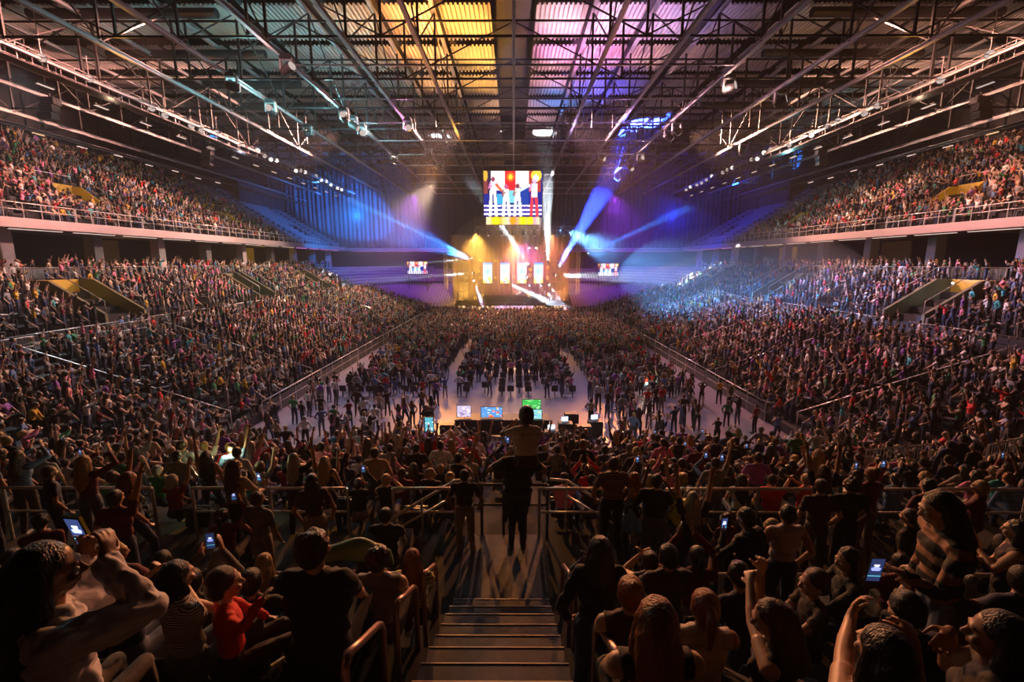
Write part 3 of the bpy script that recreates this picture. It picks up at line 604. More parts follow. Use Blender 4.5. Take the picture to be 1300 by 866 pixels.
PM = {k: person_mat('person_' + k, k) for k in ('skin', 'top', 'pants', 'shoe', 'hair')}
REG = ['skin', 'top', 'pants', 'shoe', 'hair']
V = Vector

class Fig:
    """a body laid out as tapered limbs and ellipsoids, fused into one continuous skin by voxel remeshing"""
    def __init__(s): s.caps = []; s.ells = []; s.hair = []
    def cap(s, a, b, ra, rb, reg): s.caps.append((V(a), V(b), ra, rb, reg))
    def ell(s, c, r, reg, R=None, hair=False): (s.hair if hair else s.ells).append((V(c), r, reg, R or Matrix.Identity(3)))
    def hcap(s, a, b, ra, rb): s.hair.append((V(a), V(b), ra, rb))

def ik(a, t, l1, l2, pole):
    d = t - a; L = min(d.length, (l1 + l2) * 0.999); n = d.normalized(); t = a + n * L
    x = (l1*l1 - l2*l2 + L*L) / (2*L); h = math.sqrt(max(l1*l1 - x*x, 0)); p = pole - n * pole.dot(n)
    p = p.normalized() if p.length > 1e-4 else V((0, 0, 1)); return a + n * x + p * h, t

def hand(f, wrist, dirv, palm, curl=0.3, s=1.0, side=1, point_=False, reg='skin', fr=0.0088, fist=False):
    """palm and five fingers; dirv: along the fingers, palm: direction the palm faces"""
    d = dirv.normalized(); p = (palm - d * palm.dot(d)).normalized(); x = d.cross(p) * side
    base = wrist + d * 0.085 * s
    f.ell(wrist + d * 0.045 * s, (0.038 * s, 0.052 * s, 0.017 * s), reg, Matrix((x, d, p)).transposed())
    f.cap(wrist, wrist + d * .03 * s, .025 * s, .024 * s, reg)
    for i, (o, L) in enumerate(((-0.030, .072), (-0.010, .080), (0.010, .075), (0.029, .060))):
        q = base + x * o * s * 1.08; dd = (d + x * o * 2.2).normalized(); c = curl
        if point_ and i == 0: c = 0.03
        elif point_: c = 1.15
        for seg, k in enumerate((0.45, 0.30, 0.25)):
            c_ = c * (1.0 if seg else 0.8); ax = dd.cross(p).normalized(); dd = (Matrix.Rotation(c_, 3, ax) @ dd)
            q2 = q + dd * L * k * s * 1.05; f.cap(q, q2, (fr - seg * .0006) * s, (fr - .0006 - seg * .0006) * s, reg); q = q2
    t0 = wrist + d * 0.022 * s - x * 0.024 * s; td = (d * 0.65 - x * 0.8 + p * 0.3).normalized()
    t1 = t0 + td * 0.042 * s; td = (td + d * 0.6 + p * curl * 0.8 + x * .2).normalized(); t2 = t1 + td * .03 * s; t3 = t2 + (td + d * .3 + p * curl).normalized() * .024 * s
    f.cap(t0, t1, .0135 * s, .0115 * s, reg); f.cap(t1, t2, .0112 * s, .010 * s, reg); f.cap(t2, t3, .010 * s, .0085 * s, reg)

def make_fig(seated=False, lean=0.0, twist=0.0, side_lean=0.0, head=(0, 0, 0), la=None, ra=None, lh=None, rh=None, hair='short', sleeve='short', skirt=False, female=False, fat=1.0,
             child=False, lpole=None, rpole=None, legs='stand', knees=0.15, face=True, detail=1, armr=1.0, shorts=False, hood=False, feet_gap=0.13):
    """figure facing +Y, feet at the origin. la/ra: wrist targets (body metres), head: yaw, pitch, roll"""
    f = Fig(); hs = 1.28 if child else 1.0
    hipz = 0.50 if seated else 0.92
    P = V((0, 0, hipz))
    R = Matrix.Rotation(twist, 3, 'Z') @ Matrix.Rotation(-lean, 3, 'X') @ Matrix.Rotation(side_lean, 3, 'Y')
    X, F, U = R @ V((1, 0, 0)), R @ V((0, 1, 0)), R @ V((0, 0, 1))
    T = lambda x, y, z: P + X * x + F * y + U * z
    sw = (0.165 if female else 0.185) * (0.9 if child else 1)
    top = 'top'; pn = 'top' if skirt == 'dress' else 'pants'
    f.ell(T(0, 0, 0.02), (.158 * fat, .118 * fat, .13), 'pants', R)
    f.ell(T(0, .005, 0.16), ((.130 if female else .148) * fat, .10 * fat, .15), top, R)
    f.ell(T(0, 0, 0.33), ((.150 if female else .172) * fat, .108 * fat, .165), top, R)
    if female: 
        for sx in (-1, 1): f.ell(T(sx * .065, .072, .33), (.058, .048, .062), top, R)
    f.cap(T(-sw + .03, -.01, .455), T(sw - .03, -.01, .455), .062 * fat, .062 * fat, top)
    f.cap(T(-.05, -.015, .47), T(.05, -.015, .47), .070, .070, top)
    f.cap(T(0, -.01, .47), T(0, .01, .585), .054, .050, 'skin')
    # head
    nb = T(0, .005, .56)
    HR = R @ Matrix.Rotation(head[0], 3, 'Z') @ Matrix.Rotation(-head[1], 3, 'X') @ Matrix.Rotation(head[2], 3, 'Y')
    H = lambda x, y, z: nb + (HR @ V((x, y, z))) * hs
    e = lambda x, y, z, r, reg='skin': f.ell(H(x, y, z), tuple(q * hs for q in r), reg, HR)
    e(0, -.005, .115, (.075, .093, .092)); e(0, .018, .055, (.058, .068, .062)); e(0, .045, .022, (.034, .036, .028))
    f.cap(nb, H(0, 0, .08), .05, .05, 'skin')
    for sx in (-1, 1): e(sx * .076, -.005, .085, (.011, .020, .031)); e(sx * .033, .075, .060, (.022, .018, .020))
    if face:
        f.cap(H(0, .085, .104), H(0, .107, .070), .009 * hs, .0135 * hs, 'skin'); e(0, .084, .116, (.05, .014, .012)); e(0, .083, .038, (.024, .014, .011))
        for sx in (-1, 1): e(sx * .013, .097, .066, (.010, .011, .009))
    f.H = H; f.HR = HR; f.hs = hs
    # hair
    hc = lambda x, y, z, r: f.ell(H(x, y, z), tuple(q * hs for q in r), 'hair', HR, hair=True)
    if hair != 'bald':
        hc(0, -.018, .132, (.086, .096, .088)); hc(0, -.045, .09, (.080, .07, .085))
        for sx in (-1, 1): hc(sx * .066, -.022, .105, (.022, .040, .055))
    if hair in ('long', 'wavy'):
        g = 1.0 if hair == 'long' else 1.25
        for sx in (-1, 1):
            f.hcap(H(sx * .066, -.012, .125), H(sx * .084, -.01, -.02) , .030 * g, .036 * g); f.hcap(H(sx * .085, -.02, -.02), T(sx * .10, -.05, .40), .036 * g, .032 * g)
        f.hcap(H(0, -.065, .10), T(0, -.10, .44), .075 * g, .085 * g); f.hcap(T(0, -.10, .44), T(0, -.125, .27), .080 * g, .055 * g)
        f.hcap(H(-.05, -.06, .06), T(-.06, -.11, .34), .05 * g, .05 * g); f.hcap(H(.05, -.06, .06), T(.06, -.11, .34), .05 * g, .05 * g)
    if hair == 'bob':
        for sx in (-1, 1): f.hcap(H(sx * .065, -.02, .12), H(sx * .078, .0, .01), .030, .034)
        f.hcap(H(0, -.06, .10), H(0, -.06, .0), .08, .07)
    if hair == 'bun': hc(0, -.08, .20, (.045, .045, .042))
    if hair == 'tail':
        f.hcap(H(0, -.10, .16), H(0, -.15, .12), .028, .035); f.hcap(H(0, -.15, .12), H(0, -.13, -.08), .036, .018)
    if hair == 'curly':
        rr = random.Random(5)
        for i in range(46):
            a = rr.uniform(0, 6.28); zz = rr.uniform(-.35, 1); q = math.sqrt(1 - zz * zz); x, y, z = q * math.cos(a), q * math.sin(a), zz
            if y > .45 and z < .5: continue
            hc(x * .082, -.022 + y * .088, .125 + z * .088, (.024, .024, .022))
    if hood: 
        f.cap(T(-.07, -.07, .50), T(.07, -.07, .50), .06, .06, top); f.cap(T(0, -.09, .47), T(0, -.1, .40), .07, .05, top)
    # arms
    k = 0.78 if child else 1.0
    slr = 'top' if sleeve == 'long' else 'skin'
    for sx, tgt, pole, hd in ((-1, la, lpole, lh), (1, ra, rpole, rh)):
        sh = T(sx * sw, -.01, .45)
        if tgt is None: tgt = sh + V((sx * .07, .10, -.46 * k)) if not seated else T(sx * .12, .42, .02)
        tgt = V(tgt); pole = V(pole) if pole is not None else (V((sx * .8, -.5, -.6)))
        el, wr = ik(sh, tgt, .285 * k, .25 * k, pole); g = armr
        f.cap(sh, el, .055 * g, .043 * g, 'top' if sleeve != 'none' else 'skin') if sleeve == 'long' else (f.cap(sh, sh.lerp(el, .55), .058 * g, .052 * g, 'top' if sleeve == 'short' else 'skin'), f.cap(sh.lerp(el, .3), el, .046 * g, .040 * g, 'skin'))
        f.cap(el, el.lerp(wr, .35), .040 * g, .041 * g, slr); f.cap(el.lerp(wr, .3), wr, .041 * g, .027 * (g if sleeve == 'long' else 1) + (.008 if sleeve == 'long' else 0), slr)
        if sleeve == 'long': f.cap(el.lerp(wr, .9), wr, .03, .025, 'skin')
        d = (wr - el).normalized(); h = hd or {}
        dr = V(h.get('dir', d)); pf = V(h.get('palm', (0, 1, 0) if abs(d.y) < .9 else (0, 0, -1)))
        if detail: hand(f, wr, dr, pf, h.get('curl', .25), k, sx * h.get('side', 1), h.get('point', False), 'skin', .0095 if detail == 1 else .0088)
        else: f.ell(wr + dr.normalized() * .07, (.034, .034, .06), 'skin')
        if sx < 0: f.lw, f.le = wr, el
        else: f.rw, f.re = wr, el
    # legs
    for sx in (-1, 1):
        hp = P + V((sx * .088, 0, -.03)); hp2 = hp
        if seated:
            kn = P + V((sx * (.11 if not skirt else .08), .42, .0)); an = V((kn.x, kn.y + .04, .08))
        elif legs == 'stride': kn = V((sx * .10, .12 * sx + .05, .49)); an = V((sx * .11, .20 * sx - .02, .08))
        else: kn = V((sx * feet_gap * .85, .03, .49)); an = V((sx * feet_gap, -.02, .08))
        lr = 'skin' if shorts else 'pants'
        f.cap(hp, kn, .088 * fat, .060, 'pants'); f.cap(kn, kn.lerp(an, .4), .055, .056, lr); f.cap(kn.lerp(an, .3), an, .057, .040 if not shorts else .034, lr)
        f.cap(an + V((0, -.02, -.035)), an + V((sx * .02, .15, -.045)), .040, .034, 'shoe'); f.cap(an, an + V((0, 0, -.03)), .040, .04, 'shoe')
    if skirt:
        for i in range(6):
            a = i * math.pi / 3; b_ = P + V((.06 * math.cos(a), .05 * math.sin(a), .0)); q = V((.17 * math.cos(a), .13 * math.sin(a), .52)) if not seated else P + V((.12 * math.cos(a), .3 + .1 * math.sin(a), -.05))
            f.cap(b_, q, .10, .07, 'top' if skirt == 'dress' else 'pants')
    f.T = T
    return f

def _prims_mesh(caps, ells):
    mb = MB()
    for (a, b, ra, rb) in caps:
        d = b - a; L = d.length
        if L < 1e-5: d = V((0, 0, 1)); L = 1e-5
        Q = d.to_track_quat('Z', 'Y').to_matrix(); pr = [(ra * math.sin(t), -ra * math.cos(t)) for t in (0.25, .8, 1.3)] + [(rb * math.sin(t), L - rb * math.cos(t)) for t in (1.85, 2.35, 2.9)]
        mb.lathe(a, pr, 12, 0, Q)
    for (c, r, R) in ells:
        pr = [(math.sin(t), -math.cos(t)) for t in (.2, .6, 1.0, 1.4, 1.75, 2.15, 2.55, 2.94)]; n = 14; vs = []
        for (rr, z) in pr:
            for j in range(n): vs.append(c + R @ V((r[0] * rr * math.cos(2*math.pi*j/n), r[1] * rr * math.sin(2*math.pi*j/n), r[2] * z)))
        fs = [(i*n+j, i*n+(j+1) % n, (i+1)*n+(j+1) % n, (i+1)*n+j) for i in range(len(pr)-1) for j in range(n)] + [tuple(range(n))[::-1], tuple((len(pr)-1)*n + j for j in range(n))]
        mb.add(vs, fs)
    me = bpy.data.meshes.new('tmp'); me.from_pydata(mb.v, [], mb.f); return me
def _remesh(me, vox, target=None, smooth=2, name='person', disp=0.0):
    o = bpy.data.objects.new('tmp', me); COL.objects.link(o)
    r = o.modifiers.new('r', 'REMESH'); r.mode = 'VOXEL'; r.voxel_size = vox
    if smooth: sm = o.modifiers.new('s', 'SMOOTH'); sm.factor = .5; sm.iterations = smooth
    if disp:
        tx = bpy.data.textures.new('folds', 'CLOUDS'); tx.noise_scale = disp[1]; tx.noise_depth = 2
        dp = o.modifiers.new('d', 'DISPLACE'); dp.texture = tx; dp.strength = disp[0]; dp.texture_coords = 'LOCAL'
    dg = bpy.context.evaluated_depsgraph_get(); ev = o.evaluated_get(dg); n = len(ev.data.polygons) * 2
    if target and n > target:
        d = o.modifiers.new('d', 'DECIMATE'); d.ratio = target / n; dg = bpy.context.evaluated_depsgraph_get(); ev = o.evaluated_get(dg)
    out = bpy.data.meshes.new_from_object(ev); out.name = name
    bpy.data.objects.remove(o); bpy.data.meshes.remove(me); return out
def body_mesh(f, vox=.02, target=6000, name='person', mats=None, smooth=2, disp=0.0):
    me = _remesh(_prims_mesh([c[:4] for c in f.caps], [(e[0], e[1], e[3]) for e in f.ells]), vox, target, smooth, name, 0.0)
    nf = len(me.polygons); ctr = np.zeros(nf * 3); me.polygons.foreach_get('center', ctr); ctr = ctr.reshape(-1, 3)
    best = np.full(nf, 1e9); reg = np.zeros(nf, int)
    for (a, b, ra, rb, rg_) in f.caps:
        a_, b_ = np.array(a), np.array(b); d = b_ - a_; L2 = max(d @ d, 1e-9); t = np.clip((ctr - a_) @ d / L2, 0, 1)
        ds = np.linalg.norm(ctr - a_ - t[:, None] * d, axis=1) - (ra + (rb - ra) * t); k = ds < best; best[k] = ds[k]; reg[k] = REG.index(rg_)
    for (c, r, rg_, R) in f.ells:
        q = (ctr - np.array(c)) @ np.array(R); rr = np.array(r); u = np.linalg.norm(q / rr, axis=1); ds = (u - 1) * np.linalg.norm(q, axis=1) / np.maximum(u, 1e-6)
        k = ds < best; best[k] = ds[k]; reg[k] = REG.index(rg_)
    me.materials.clear()
    for n_ in REG: me.materials.append((mats or PM).get(n_, PM[n_]))
    # clothing stands a little off the skin and falls in folds
    nv = len(me.vertices); cl = np.ones(nv, bool); lv = np.zeros(len(me.loops), np.int32); me.loops.foreach_get('vertex_index', lv)
    lt = np.zeros(nf, np.int32); me.polygons.foreach_get('loop_total', lt); lr = np.repeat(reg, lt); cl[lv[(lr == 0) | (lr == 3)]] = False
    co = np.zeros(nv * 3); me.vertices.foreach_get('co', co); co = co.reshape(-1, 3); nr = np.zeros(nv * 3); me.vertex_normals.foreach_get('vector', nr); nr = nr.reshape(-1, 3)
    amp = disp[0] if disp else .0; off = np.full(nv, .004); fs_ = 1.0 / (disp[1] if disp else .1)
    if amp:
        for i in np.nonzero(cl)[0]:
            p = co[i] * fs_; off[i] += amp * (abs(mathutils.noise.noise((p[0] + p[2] * .5, p[1], p[2] * .8))) * 2.2 - .5) + amp * .4 * mathutils.noise.noise((p[0] * 2.3, p[1] * 2.3, p[2] * 1.7 + 5))
    co[cl] += nr[cl] * off[cl, None]; me.vertices.foreach_set('co', co.ravel())
    me.polygons.foreach_set('material_index', reg.astype(np.int32)); me.polygons.foreach_set('use_smooth', [True] * nf); me.update(); return me
def hair_mesh(f, vox=.014, target=1500, hm=None, smooth=2, disp=0.0):
    if not f.hair: return None
    me = _remesh(_prims_mesh([h for h in f.hair if len(h) == 4 and isinstance(h[2], float)], [(h[0], h[1], h[3]) for h in f.hair if not isinstance(h[2], float)]), vox, target, smooth, 'hair', disp)
    me.materials.clear(); me.materials.append(hm or PM['hair']); me.polygons.foreach_set('use_smooth', [True] * len(me.polygons)); me.update(); return me
# ------------------------------------------------------------------ figure variants of the audience
VAR = [
 ('standing', 'watching with arms lowered', dict(hair='short', sleeve='short'), 'short hair'),
 ('standing', 'standing with both arms up', dict(hair='long', female=True, la=(-.24, .16, 1.92), ra=(.26, .14, 1.90)), 'long hair'),
 ('standing', 'standing and holding a phone up', dict(hair='long', female=True, sleeve='long', la=(-.10, .34, 1.56), ra=(.10, .35, 1.58), lh=dict(dir=(.1, .2, 1), palm=(1, 0, 0)), rh=dict(dir=(-.1, .2, 1), palm=(-1, 0, 0), side=1)), 'long hair'),
 ('standing', 'standing with the right arm up', dict(hair='short', sleeve='short', ra=(.32, .12, 1.96), twist=.15), 'short hair'),
 ('standing', 'standing and clapping', dict(hair='bun', female=True, sleeve='none', la=(-.05, .32, 1.30), ra=(.05, .32, 1.30), lh=dict(palm=(1, 0, 0)), rh=dict(palm=(-1, 0, 0))), 'hair in a bun'),
 ('standing', 'standing with hands on hips', dict(hair='curly', sleeve='short', la=(-.20, .10, 1.02), ra=(.20, .10, 1.02), lpole=(-1, -.5, 0), rpole=(1, -.5, 0)), 'curly hair'),
 ('standing', 'standing in a loose long-sleeved top', dict(hair='tail', female=True, sleeve='long', head=(.5, 0, 0)), 'a ponytail'),
 ('standing', 'standing with the left arm up', dict(hair='wavy', female=True, sleeve='none', la=(-.30, .14, 1.95), legs='stride'), 'wavy hair'),
 ('sitting', 'sitting with hands on knees', dict(seated=True, hair='short', sleeve='short'), 'short hair'),
 ('sitting', 'sitting upright', dict(seated=True, hair='long', female=True, head=(.2, 0, .05)), 'long hair'),
 ('sitting', 'sitting and holding a phone up', dict(seated=True, hair='tail', female=True, sleeve='long', la=(-.08, .36, 1.16), ra=(.10, .36, 1.18), lh=dict(dir=(.1, .2, 1), palm=(1, 0, 0)), rh=dict(dir=(-.1, .2, 1), palm=(-1, 0, 0))), 'a ponytail'),
 ('sitting', 'sitting and leaning forward', dict(seated=True, hair='curly', sleeve='long', lean=.35), 'curly hair'),
 ('sitting', 'sitting with one arm up', dict(seated=True, hair='bob', female=True, ra=(.28, .1, 1.42)), 'bobbed hair'),
 ('sitting', 'sitting with the head turned', dict(seated=True, hair='short', sleeve='short', head=(-.9, 0, 0), fat=1.12), 'short hair'),
 ('sitting', 'sitting and clapping', dict(seated=True, hair='bun', female=True, sleeve='none', la=(-.05, .34, .98), ra=(.05, .34, .98), lh=dict(palm=(1, 0, 0)), rh=dict(palm=(-1, 0, 0))), 'hair in a bun'),
 ('standing', 'child standing', dict(child=True, hair='short'), 'short hair'),
]
bodies, hairs, crowd_src = [], [], bpy.data.collections.new('crowd_figures')
for i, (st_, ds, kw, hn) in enumerate(VAR):
    f = make_fig(**kw)
    if kw.get('child'):
        pass
    bm_ = body_mesh(f, .0135, 6500, 'person', smooth=1); hm_ = hair_mesh(f, .014, 1300)
    bodies.append(bm_); hairs.append(hm_)
    # far version: body and hair in one light mesh
    o = bpy.data.objects.new('tmp', bm_.copy()); COL.objects.link(o); d = o.modifiers.new('d', 'DECIMATE'); d.ratio = 620 / max(1, sum(len(p.vertices) - 2 for p in bm_.polygons))
    o2 = bpy.data.objects.new('tmp2', hm_.copy()); COL.objects.link(o2); d = o2.modifiers.new('d', 'DECIMATE'); d.ratio = 110 / max(1, sum(len(p.vertices) - 2 for p in hm_.polygons))
    dg = bpy.context.evaluated_depsgraph_get(); b = bmesh.new(); b.from_mesh(o.evaluated_get(dg).data); n0 = len(b.faces); b.from_mesh(o2.evaluated_get(dg).data); b.faces.ensure_lookup_table()
    for fc in b.faces[n0:]: fc.material_index = 4
    for fc in b.faces: fc.smooth = True
    me = bpy.data.meshes.new('crowd_figure'); b.to_mesh(me); b.free()
    for n_ in REG: me.materials.append(PM[n_])
    for q in (o, o2): dd = q.data; bpy.data.objects.remove(q); bpy.data.meshes.remove(dd)
    crowd_src.objects.link(bpy.data.objects.new('crowd_figure.%03d' % i, me))
STAND = [i for i, v in enumerate(VAR) if v[0] == 'standing' and 'child' not in v[1]]; SIT = [i for i, v in enumerate(VAR) if v[0] == 'sitting']
TOPS = [('black', (.018, .018, .02), 30), ('white', (.80, .78, .76), 12), ('grey', (.28, .28, .30), 11), ('navy', (.02, .04, .12), 9), ('red', (.70, .03, .03), 7), ('pink', (.85, .25, .42), 7),
        ('denim blue', (.12, .22, .45), 7), ('mustard', (.75, .45, .04), 3), ('green', (.05, .30, .12), 4), ('beige', (.55, .42, .30), 8), ('maroon', (.22, .02, .04), 5), ('purple', (.28, .10, .45), 3), ('turquoise', (.05, .45, .50), 2)]
TW = [t[2] for t in TOPS]
HAIRS = [('black', (.012, .009, .008), 40), ('dark brown', (.045, .022, .012), 32), ('auburn', (.20, .06, .02), 9), ('blond', (.45, .28, .10), 13), ('grey', (.35, .33, .32), 6)]
HW = [h[2] for h in HAIRS]
SKINS = [(.60, .36, .25), (.48, .27, .17), (.68, .44, .32), (.30, .15, .09), (.55, .33, .22)]

# ------------------------------------------------------------------ stadium seats
def seat_mesh_set():
    def shell(rows, cols, fn, th=0.02):
        mb = MB(); 
        for s_ in (0, 1):
            for i in range(rows):
                for j in range(cols):
                    mb.v.append(tuple(V(fn(i/(rows-1), j/(cols-1))) + V((0, (-th if s_ else 0), (-th * .3 if s_ else 0)))))
        q = rows * cols
        for i in range(rows-1):
            for j in range(cols-1):
                a = i*cols+j; mb.f += [(a, a+cols, a+cols+1, a+1), (q+a, q+a+1, q+a+cols+1, q+a+cols)]; mb.m += [0, 0]
        bd = [j for j in range(cols)] + [i*cols+cols-1 for i in range(1, rows)] + [(rows-1)*cols+j for j in range(cols-2, -1, -1)] + [i*cols for i in range(rows-2, 0, -1)]
        for k in range(len(bd)): a, b = bd[k], bd[(k+1) % len(bd)]; mb.f.append((a, b, q+b, q+a)); mb.m.append(0)
        return mb
    back = shell(6, 7, lambda u, v: ((v-.5)*.46*(1 - .25*max(0, u-.75)*4*abs(v-.5)), -.20 - .10*u + .10*(2*(v-.5))**2*(1-.3*u), .44 + .40*u - .07*max(0, u-.8)*5*(2*abs(v-.5))**3))
    pan = shell(5, 6, lambda u, v: ((v-.5)*.44, -.18 + .06*u + .02*abs(v-.5), .42 + .38*u*0.95 + 0.0), .03)
    return back, pan
sb_, sp_ = seat_mesh_set()
seat_back = sb_.mesh('backrest', M['seat'], True); seat_pan = sp_.mesh('seat_pan', M['seat'], True)
seat_leg = MB().box((0, -.16, .21), (.06, .12, .42)).box((0, -.16, .40), (.40, .05, .05)).mesh('bracket', M['black'])
pan_down = MB().box((0, 0.0, .42), (.44, .40, .05)).mesh('seat_pan', M['seat'])
seat_src = bpy.data.collections.new('seat_shapes')
def joined(name, parts, mt):
    b = bmesh.new()
    for p in parts: b.from_mesh(p)
    me = bpy.data.meshes.new(name); b.to_mesh(me); b.free(); me.materials.append(mt); return me
seat_src.objects.link(bpy.data.objects.new('seat_shape.000', joined('seat_shape', (seat_back, seat_pan, seat_leg), M['seat'])))
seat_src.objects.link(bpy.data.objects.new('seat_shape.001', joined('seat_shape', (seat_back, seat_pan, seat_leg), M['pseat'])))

# ------------------------------------------------------------------ where people are
def inview(p, m=25):
    d = V(p) - V((0, 0, CH)); z = d.dot(FW)
    if z < .3: return False
    px = 650 + 578 * d.x / z; py = 433 - 578 * d.dot(UPV) / z; return -m < px < 1300 + m and -m < py < 866 + m * 2
rc = random.Random(11)
places = []      # (x, y, z, yaw, standing, block, row, seat)
empties = []
def yaw_to(x, y, nx, ny, wgt=.55):
    sx, sy = 0 - x, 76 - y; L = math.hypot(sx, sy) or 1; vx, vy = nx * (1 - wgt) + sx / L * wgt, ny * (1 - wgt) + sy / L * wgt
    return math.atan2(-vx, vy)
VOM = []         # vomitory footprints (x0, x1, y0, y1)
for sx in (-1, 1):
    for yv in (31.5, 51.0, 68.0): VOM.append((sx, 28.4, 33.2, yv, yv + 3.4))
def in_vom(x, y):
    for (s, a, b, y0, y1) in VOM:
        if x * s > 0 and a - .3 < abs(x) < b + .2 and y0 - .5 < y < y1 + .5: return True
    return False
def walk_row(d, z, block, row, pst, occ, pitch=.56):
    # near end, from the stairs outwards, then round the corner and up the side
    for sx in (-1, 1):
        s = 0.45 if sx > 0 else 0.45; n = 0; L0 = HX; LA = d * math.pi / 2; total = HX + LA + (Y1 - Y0)
        s = 1.02 if sx < 0 else 0.86
        if block == 'lower': s += rc.uniform(0, .2)
        while s < total:
            if s < L0: x, y, nx, ny = sx * s + (0 if sx > 0 else 0), Y0 - d, 0, 1; ais = (7.6 < s < 9.0)
            elif s < L0 + LA:
                a = (s - L0) / max(d, .01); x, y = sx * (HX + d * math.sin(a)), Y0 - d * math.cos(a); nx, ny = -sx * math.sin(a), math.cos(a); ais = abs(a - .52) * d < .6 or abs(a - 1.2) * d < .6
            else: x, y, nx, ny = sx * (HX + d), Y0 + (s - L0 - LA), -sx, 0; ais = ((y - 22) % 9.7) < 1.25
            s += pitch; n += 1
            if ais: continue
            if block == 'upper' and in_vom(x, y): continue
            yw = yaw_to(x, y, nx, ny, .25 if y < Y0 else .55)
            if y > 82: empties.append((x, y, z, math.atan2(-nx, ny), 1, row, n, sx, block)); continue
            o_ = occ * (1 if y < 60 else .97) * (.0 if (y > 76 and rc.random() < (y - 74) / 9) else 1)
            clump = .5 + .5 * math.sin(x * .9 + y * 1.3) * math.sin(y * .45 - x * .6)
            if rc.random() > o_ + .1 * clump: empties.append((x, y, z, math.atan2(-nx, ny), 0, row, n, sx, block)); continue
            if block == 'upper' and ((row in (4, 5) and -2.75 < x < -1.0) or (row == 3 and -2.7 < x < -1.5)): empties.append((x, y, z, 0, 0, row, n, sx, block)); continue
            pz = pst if not callable(pst) else pst(x, y)
            places.append((x + rc.uniform(-.05, .05), y + rc.uniform(-.06, .06), z, yw + rc.uniform(-.25, .25), rc.random() < pz, block, row, n, sx))
    # far end: empty purple seats
    if True:
        s = 11.2
        while s < HX + d * math.pi / 2:
            for sx in (-1, 1):
                if s < HX: x, y, nx, ny = sx * s, Y1 + d, 0, -1
                else: a = (s - HX) / max(d, .01); x, y = sx * (HX + d * math.sin(a)), Y1 + d * math.cos(a); nx, ny = -sx * math.sin(a), -math.cos(a)
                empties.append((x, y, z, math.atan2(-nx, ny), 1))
            s += pitch
for i, (d, z) in enumerate(LOW): walk_row(d + .50, z, 'lower', 14 - i, lambda x, y: .30 if y < 18 else (.55 if y < 30 else .85), .86)
for k, (d, z) in enumerate(UPP): walk_row(d + .55, z, 'upper', k + 1, lambda x, y: (.08 if (abs(x) < 6 and y < 5) else .3) if y < 12 else .75, .90)
# upper decks
for sx in (-1, 1):
    for i in range(NU):
        x = sx * (UD0 + .85 * i + .5); y = 24 + rc.uniform(0, .3); n = 0
        while y < 94:
            y += .54; n += 1
            if (y % 11.2) < 1.3: continue
            if 2 < i < 7 and ((y - 40.5) % 22) < 3.2: continue
            end = 72 - i * .1
            if y > end - 4 and rc.random() < (y - end + 4) / 6: empties.append((x, y, UZ0 + .5 * i, sx * math.pi / 2, 1)); continue
            if rc.random() > .93: empties.append((x, y, UZ0 + .5 * i, sx * math.pi / 2, 0)); continue
            places.append((x + rc.uniform(-.06, .06), y, UZ0 + .5 * i, yaw_to(x, y, -sx, 0, .5) + rc.uniform(-.3, .3), rc.random() < .45, 'deck', i, n, sx))
# club level guests behind the balustrade
for sx in (-1, 1):
    for y in np.arange(26, 88, .55):
        for q in (35.3, 36.3):
            if rc.random() < (.55 if q < 36 else .3): places.append((sx * (q + rc.uniform(-.2, .2)), float(y), 7.6, yaw_to(sx * q, y, -sx, 0, .5), True, 'club', 0, 0, sx))
# arena floor
y = 30.0; row = 0
while y < 75.8:
    dense = y > 47; row += 1
    x = -13.4 if dense else -12.2
    while x < 13.5:
        x += .54 if dense else .60
        gap = (abs(abs(x) - 4.6) < .6) if not dense else (abs(abs(x) - 4.6) < .35 and y < 56)
        if gap or (not dense and abs(x) > 12.2): continue
        pk = .96 if dense else (.62 if y < 40 else .8)
        if rc.random() > pk:
            if not dense: empties.append((x, y, 0, 0, 0))
            continue
        if y < 33.5 and abs(x) < 3: continue
        places.append((x + rc.uniform(-.12, .12), y + rc.uniform(-.15, .15), 0, yaw_to(x, y, 0, 1) + rc.uniform(-.4, .4), rc.random() < (.97 if dense else .72), 'floor', row, 0, 0))
    y += .72 if dense else .95
for _ in range(130):      # people walking and standing on the open floor
    x, y = rc.uniform(-13.4, 13.4), rc.uniform(20.5, 30)
    if abs(x) < 4.2 and y < 29: continue
    if any(math.hypot(x - p[0], y - p[1]) < .55 for p in places if p[5] == 'open'): continue
    places.append((x, y, 0, rc.uniform(-.8, .8), True, 'open', 0, 0, 0))
# people on the walkway and on the steps of the lower block
for i in range(64):
    x = rc.choice((-1, 1)) * rc.uniform(1.5, 13.5); y = rc.uniform(5.5, 7.0)
    if any(math.hypot(x - p[0], y - p[1]) < .48 for p in places if p[5] == 'walk'): continue
    places.append((x, y, AISLE_Z, rc.uniform(-.7, .7), rc.random() < .8, 'walk', 0, 0, 0))
for i in range(15):
    j = i % 13; places.append((-.17 + rc.uniform(-.45, .45), 18.7 - .8 * j - .4, LOW[j][1], rc.uniform(-.5, .5), rc.random() < .5, 'steps', 14 - j, i, 0))
# crowd standing around the mixing desk
for (x, y) in ((-6.2, 23.5), (-5.6, 24.1), (6.1, 24.6), (6.8, 25.2), (7.4, 23.8), (-7.8, 25.4), (8.6, 26.5), (-9.3, 22.6), (5.2, 28.4), (-5.1, 28.8)):
    places.append((x, y, 0, rc.uniform(-.6, .6), True, 'open', 0, 0, 0))
